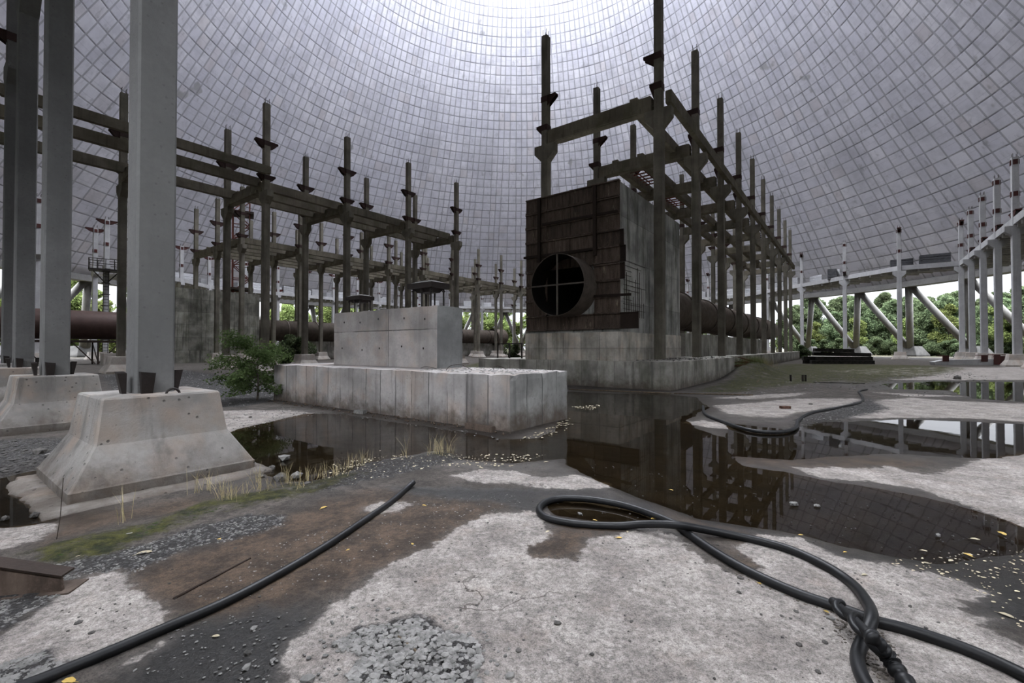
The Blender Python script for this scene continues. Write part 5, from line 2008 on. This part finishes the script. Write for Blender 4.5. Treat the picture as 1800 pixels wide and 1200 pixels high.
# precast piece with red plates on the far right
pc = link('precast_beam', None, None, G(1705, 642), math.radians(-8))
tag(pc, 'pale precast beam with dark red end plates lying on the ground at the right', 'precast beam')
mb = MB()
mb.prism([(-3.0, 0.05), (2.6, 0.05), (2.8, 0.45), (2.2, 0.6), (-2.2, 0.5), (-3.1, 0.3)], 'y', -0.3, 0.3)
mb.obj('body', M['beam_white'], pc)
for x, h in ((-2.2, 0.9), (0.9, 0.95), (1.9, 1.0), (2.35, 0.85), (3.0, 1.0)):
    mb = MB()
    mb.box(x - 0.25, x + 0.25, -0.38, -0.32, 0.35 if x < 1.5 else 0.1, h)
    mb.box(x - 0.25, x + 0.25, -0.32, 0.3, h - 0.06, h)
    mb.obj('end_plate', M['bracket_red'], pc)

# rusty scrap beside the mound
for k in range(7):
    mb = MB()
    mb.box(-0.45, 0.45, -0.14, 0.14, 0, 0.04)
    g = W(8.3 + 0.25 * k, -1.75 - 0.12 * (k % 3))
    o = mb.obj('rusty_sheet', M['red_steel'], loc=(g.x, g.y, 0.56 + 0.06 * k))
    o.rotation_euler = (math.radians(random.uniform(-14, 14)), math.radians(random.uniform(-12, 12)), random.uniform(0, 3))
    tag(o, f'torn red rusty sheet in the heap beside the large slab, {ORD[k]} from its near end', 'sheet', 'rusty sheets beside the slab')

# small dark railing left of the tank
rl = link('railing', None, None, W(-2.2, 6.0, 1.08), TH + math.pi / 2)
tag(rl, 'small black railing on the large slab left of the tank', 'railing')
for k in range(3):
    mb = MB()
    mb.bar((k * 0.75, 0, 0), (k * 0.75, 0, 0.75), 0.06)
    mb.obj('post', M['black_steel'], rl)
mb = MB()
mb.bar((0, 0, 0.72), (1.5, 0, 0.72), 0.05)
mb.obj('rail', M['black_steel'], rl)


# ---- stones
def stone_geo(r, sc, flat=0.6):
    base = [(0, 0, 1), (0.89, 0, 0.45), (0.28, 0.85, 0.45), (-0.72, 0.53, 0.45), (-0.72, -0.53, 0.45), (0.28, -0.85, 0.45),
            (0.72, 0.53, -0.45), (-0.28, 0.85, -0.45), (-0.89, 0, -0.45), (-0.28, -0.85, -0.45), (0.72, -0.53, -0.45), (0, 0, -1)]
    F = [(0, 1, 2), (0, 2, 3), (0, 3, 4), (0, 4, 5), (0, 5, 1), (1, 6, 2), (2, 7, 3), (3, 8, 4), (4, 9, 5), (5, 10, 1),
         (6, 7, 2), (7, 8, 3), (8, 9, 4), (9, 10, 5), (10, 6, 1), (11, 7, 6), (11, 8, 7), (11, 9, 8), (11, 10, 9), (11, 6, 10)]
    k = np.array([r.uniform(0.7, 1.2), r.uniform(0.6, 1.0), flat * r.uniform(0.6, 1.0)]) * sc
    vs = np.array(base) * r.uniform(0.72, 1.15, (12, 1)) * k
    a = r.uniform(0, 6.28)
    c, s = math.cos(a), math.sin(a)
    x, y = vs[:, 0] * c - vs[:, 1] * s, vs[:, 0] * s + vs[:, 1] * c
    return np.stack([x, y, vs[:, 2]], 1), F


def scatter(name, polys, n, size, mat, label, cat, seed, z=0.0, flat=0.6, cen=None, heap=0.0):
    """uncountable small pieces as one object; polys in ground coordinates"""
    r = np.random.default_rng(seed)
    mb = MB()
    cx, cy = polys[0][0]
    for q in polys:
        xs, ys = [a for a, _ in q], [b for _, b in q]
        X, Y = r.uniform(min(xs), max(xs), n * 3), r.uniform(min(ys), max(ys), n * 3)
        d = sdist(q, X, Y)
        keep = np.where(d > 0)[0][:n]
        dm = max(1e-3, d[keep].max()) if len(keep) else 1
        for i in keep:
            s = size * r.uniform(0.4, 1.0) ** 1.6 * 1.3
            v, F = stone_geo(r, s, flat)
            v = v + np.array([X[i] - cx, Y[i] - cy, z + s * 0.25 + heap * r.uniform(0, 1) * d[i] / dm])
            mb.add(v.tolist(), F)
    o = mb.obj(name, M[mat], loc=(cx, cy, 0.012), uv=False, fix=False)
    tag(o, label, cat, None, 'stuff')
    return o


heap = gp([(582, 1138), (632, 1112), (690, 1100), (730, 1090), (762, 1105), (790, 1118), (845, 1130), (850, 1158), (838, 1190), (860, 1230), (600, 1230), (615, 1185), (640, 1155), (600, 1150)])
scatter('pebble_heap', [heap], 1700, 0.021, 'pebble', 'heap of pale angular pebbles on the concrete in the foreground', 'pebbles', 5, heap=0.02)
scatter('pebble_scatter', [gp([(540, 1100), (650, 1060), (800, 1080), (900, 1140), (880, 1230), (520, 1230)])], 170, 0.015, 'pebble', 'loose pale pebbles scattered around the heap', 'pebbles', 6)
M['moss'] = plain('moss', (0.020, 0.030, 0.007), 0.95, 0.5, 30)
scatter('moss_cushions', [gp([(120, 958), (250, 934), (300, 912), (360, 894), (440, 876), (520, 858), (560, 848), (620, 840), (560, 862), (480, 880), (380, 900), (330, 918), (250, 944), (180, 968), (90, 984)])],
        2600, 0.022, 'moss', 'green moss cushions along the puddle edge in front of the footing', 'moss', 30, flat=0.45)
scatter('gravel', [gp(p) for p in (GRAVEL[1], GRAVEL[3], GRAVEL[7])], 1500, 0.011, 'stone', 'grey gravel strewn between the moss and brown mud', 'gravel', 7)
scatter('rubble', [gp([(-40, 775), (0, 775), (80, 772), (135, 778), (120, 800), (60, 826), (0, 838), (-40, 842)])], 420, 0.04, 'stone_dark', 'dark rubble on the ground between the two near footings', 'rubble', 8, flat=0.4)
scatter('gravel', [gp(GRAVEL[4])], 900, 0.045, 'stone', 'grey gravel field behind the nearest footing', 'gravel', 9, flat=0.5)
scatter('debris', [gp([(590, 815), (700, 800), (830, 800), (960, 800), (900, 822), (760, 822), (640, 850), (540, 866)])], 420, 0.018, 'leaf_pale', 'pale grit and leaf bits along the puddle tongue', 'debris', 10, flat=0.3)
scatter('debris', [gp([(395, 735), (500, 715), (620, 735), (880, 765), (880, 775), (700, 745), (600, 725), (480, 742), (400, 765)])], 400, 0.022, 'stone', 'grit along the foot of the low slab', 'debris', 12, flat=0.5)
scatter('debris', [gp([(1400, 740), (1490, 716), (1540, 700), (1600, 690), (1700, 692), (1540, 700), (1500, 735), (1430, 745)])], 350, 0.03, 'stone', 'coarse grit around the dull far hose', 'debris', 13, flat=0.5)
scatter('debris', [gp([(900, 780), (1000, 735), (1010, 752), (960, 770)]), gp([(1000, 716), (1060, 712), (1040, 722)])], 90, 0.03, 'leaf_pale', 'floating leaf litter beside the slab corner', 'debris', 14, flat=0.2)
scatter('debris', [gp([(1470, 1060), (1540, 1100), (1585, 1160), (1600, 1220), (1530, 1220), (1500, 1160), (1440, 1080), (1290, 1010), (1300, 1003)])], 500, 0.011, 'bark', 'brown leaf litter caught along the looped hose', 'debris', 15, flat=0.3)
scatter('debris', [gp([(0, 1000), (500, 880), (900, 800), (1800, 900), (1800, 1200), (0, 1200)])], 650, 0.010, 'stone_dark', 'dark crumbs strewn across the foreground floor', 'debris', 16, flat=0.5)
scatter('debris', [gp([(180, 640), (480, 645), (480, 700), (200, 690)]), gp([(1250, 680), (1400, 660), (1700, 655), (1800, 670), (1500, 690), (1300, 705)])], 420, 0.05, 'stone', 'pale broken bits across the farther floor', 'debris', 17, flat=0.35)
scatter('debris', [gp([(1540, 990), (1640, 975), (1800, 965), (1900, 1000), (1900, 1130), (1760, 1100), (1740, 1050), (1620, 1010)])], 260, 0.012, 'leaf_pale', 'pale flecks and leaf litter on the black wet floor at the right', 'debris', 40, flat=0.2)
scatter('debris', [gp([(230, 1190), (300, 1110), (470, 1070), (560, 1085), (505, 1140), (490, 1230), (180, 1230)])], 160, 0.009, 'stone', 'pale flecks on the black wet floor beside the single hose', 'debris', 41, flat=0.4)
scatter('debris', [gp([(640, 905), (760, 875), (900, 870), (930, 890), (850, 905), (760, 950), (620, 1010), (560, 1040), (330, 1090), (300, 1060), (480, 960)])], 420, 0.008, 'stone', 'fine grit on the brown mud around the single hose', 'debris', 42, flat=0.4)
qf = [(W(s, w).x, W(s, w).y) for s, w in ((s1 - 0.02, w1 - 0.1), (s1 - 0.30, w1 - 0.1), (s1 - 0.38, w1 + 3.5), (s1 - 0.5, w1 + 8.8), (s1 - 0.02, w1 + 8.8))]
scatter('debris', [qf], 900, 0.030, 'spoil', 'brown spoil heaped along the foot of the low slab', 'debris', 44, flat=0.7, heap=0.05)
# rubble lying on the two slabs
q = [(W(s, w).x, W(s, w).y) for s, w in ((s1 + 0.1, w1 + 0.1), (s1 + 2.0, w1 + 0.1), (s1 + 2.0, w1 + 2.9), (s1 + 0.1, w1 + 2.9))]
scatter('debris', [q], 420, 0.035, 'stone', 'pale chips strewn on top of the low slab', 'debris', 18, z=1.07, flat=0.4)
q = [(W(s, w).x, W(s, w).y) for s, w in ((s1 + 0.1, w1 + 3.0), (s1 + 1.0, w1 + 3.0), (s1 + 1.0, w1 + 9.0), (s1 + 0.1, w1 + 9.0))]
scatter('debris', [q], 200, 0.02, 'stone', 'grit on the narrow ledge of the low slab', 'debris', 19, z=1.07, flat=0.4)
q = [(W(s, w).x, W(s, w).y) for s, w in ((-2.5, -1.4), (7.9, -1.4), (7.9, 0.3), (-2.5, 0.3))]
scatter('debris', [q], 300, 0.06, 'stone_dark', 'dark rubble along the edge of the large slab', 'debris', 20, z=1.06, flat=0.4)
q = [(W(s, w).x, W(s, w).y) for s, w in ((-2.5, 0.3), (-2.5, 7.6), (-3.2, 7.6), (-3.2, 0.3))]
# bent wires on the low slab
for k, (ds, dw) in enumerate(((0.5, 2.2), (1.0, 1.2), (0.7, 2.7))):
    g = W(s1 + ds, w1 + dw, 1.09)
    mb = MB()
    mb.tube(catmull([(0, 0, 0.0), (0.10, 0.05, 0.10 - 0.03 * k), (0.35, 0.0, 0.12 - 0.03 * k), (0.6, -0.1, 0.01)], 6), 0.006, 6)
    o = mb.obj('bent_wire', M['rebar'], loc=g, rz=1.3 * k, smooth=True, uv=False)
    tag(o, ['bent rusty wire on the low slab, nearest the pale block', 'bent rusty wire on the low slab, farthest from the pale block', 'bent rusty wire on the low slab at the foot of the block'][k], 'wire', 'bent wires on the low slab')

# single stones one can point to
rs = np.random.default_rng(21)
stones = [(500, 804, .10, 'stone'), (478, 822, .07, 'stone_dark'), (494, 838, .12, 'stone_dark'), (522, 836, .09, 'stone'), (540, 850, .07, 'stone_dark'), (458, 838, .06, 'stone_dark'),
          (1020, 903, .035, 'stone'), (1302, 1016, .025, 'stone_dark'), (1300, 1041, .02, 'stone_dark'), (1404, 1132, .028, 'stone_dark'), (1450, 1128, .026, 'stone_dark'), (1438, 1180, .02, 'stone_dark'),
          (1460, 1086, .028, 'stone'), (1375, 1083, .018, 'stone_dark'), (1400, 1075, .022, 'stone_dark'), (1377, 1045, .015, 'stone'), (1420, 1160, .012, 'stone_dark'), (1395, 885, .05, 'stone'), (1436, 888, .03, 'stone'), (1648, 940, .035, 'stone'),
          (446, 1104, .028, 'stone'), (580, 1057, .022, 'stone_dark'), (433, 1172, .032, 'stone'), (435, 1147, .025, 'stone_dark'), (470, 992, .012, 'stone'), (895, 1188, .03, 'stone'), (912, 1143, .022, 'stone_dark'), (980, 1095, .03, 'stone_dark'),
          (1040, 1150, .018, 'stone_dark'), (1110, 1092, .015, 'stone_dark'), (225, 940, .04, 'stone'), (232, 948, .03, 'stone'), (365, 950, .03, 'stone'), (138, 1094, .025, 'stone_dark'), (160, 1112, .02, 'stone_dark'), (308, 1052, .014, 'stone_dark'),
          (413, 964, .02, 'stone_dark'), (1683, 664, .28, 'stone_dark'), (60, 905, .05, 'stone_dark'), (10, 910, .05, 'stone_dark'), (70, 794, .14, 'stone_dark'), (85, 799, .05, 'stone'), (440, 733, .05, 'stone_dark'), (1425, 710, .06, 'stone_dark'),
          (1500, 1025, .02, 'stone_dark'), (1600, 1066, .02, 'stone_dark'), (1740, 1049, .02, 'stone_dark'), (1628, 1104, .018, 'stone_dark'), (480, 1160, .02, 'stone'), (540, 1193, .05, 'stone')]
STN = {'stone': [], 'stone_dark': []}
for px, py, sz, mt in stones:
    v, F = stone_geo(rs, sz, 0.65)
    mb = MB()
    mb.add(v.tolist(), F)
    o = mb.obj('stone', M[mt], loc=G(px, py, sz * 0.25 + 0.008), uv=False, fix=False)
    tag(o, 'loose stone on the floor', 'stone', 'pale stones on the floor' if mt == 'stone' else 'dark stones on the floor')
    STN[mt].append(o)
number_labels(STN['stone'], 'pale loose stone lying on the floor, {} from the left')
number_labels(STN['stone_dark'], 'dark loose stone lying on the floor, {} from the left')

# fallen leaves
leafs = [(570, 892, .035, 0), (745, 888, .02, 0), (725, 956, .016, 0), (1150, 912, .03, 0), (1134, 917, .025, 1), (1089, 945, .022, 0), (1045, 914, .018, 0), (1030, 881, .02, 0), (1103, 934, .015, 1), (963, 934, .02, 1), (1270, 978, .026, 1),
         (1352, 953, .035, 1), (1180, 861, .02, 0), (1408, 940, .016, 0), (1486, 970, .014, 0), (1700, 975, .03, 0), (1762, 938, .035, 0), (1716, 948, .03, 1), (1625, 968, .02, 1), (1672, 985, .02, 1), (180, 965, .02, 0), (130, 965, .018, 0),
         (208, 955, .014, 0), (384, 916, .015, 0), (368, 930, .018, 1), (385, 948, .022, 0), (380, 1118, .018, 1), (120, 1197, .03, 0), (612, 966, .014, 0), (668, 792, .02, 1), (1770, 1082, .03, 1), (1453, 1075, .014, 0), (1335, 1025, .014, 0), (255, 972, .045, 1),
         (142, 978, .03, 1), (690, 812, .02, 1), (960, 812, .03, 1), (870, 818, .03, 1), (845, 822, .03, 1), (1520, 1010, .02, 1), (1280, 935, .016, 1), (790, 816, .03, 1)]
lm = []
for j in range(3):
    rr = np.random.default_rng(50 + j)
    mb = MB()
    n = 12
    pts = []
    for k in range(n):
        a = 2 * math.pi * k / n
        pts.append((math.cos(a) * (1.0 if math.cos(a) < .6 else 1.25), math.sin(a) * 0.62, 0.18 * abs(math.sin(a)) + 0.1 * rr.uniform(0, 1)))
    mb.add([(0, 0, 0.02)] + pts, [(0, k + 1, (k + 1) % n + 1) for k in range(n)])
    mb.add([(x * 0.98, y * .98, z + 0.03) for x, y, z in [(0, 0, 0.02)] + pts], [(0, (k + 1) % n + 1, k + 1) for k in range(n)])
    mb.bar((1.1, 0, 0.08), (1.8, 0.1, 0.04), 0.05)
    lm.append([mb.mesh('leaf', M[m], uv=False, fix=False) for m in ('leaf_yellow', 'leaf_pale')])
LVS = ([], [])
for k, (px, py, sz, kd) in enumerate(leafs):
    o = link('fallen_leaf', lm[k % 3][kd], None, G(px, py, 0.014), random.uniform(0, 6.28))
    o.scale = (sz, sz, sz)
    tag(o, 'fallen leaf', 'leaf', 'fallen yellow leaves' if kd == 0 else 'fallen pale leaves')
    LVS[kd].append(o)
number_labels(LVS[0], 'fallen yellow leaf lying on the wet floor, {} from the left')
number_labels(LVS[1], 'fallen pale dead leaf lying on the wet floor, {} from the left')
print('scene built')
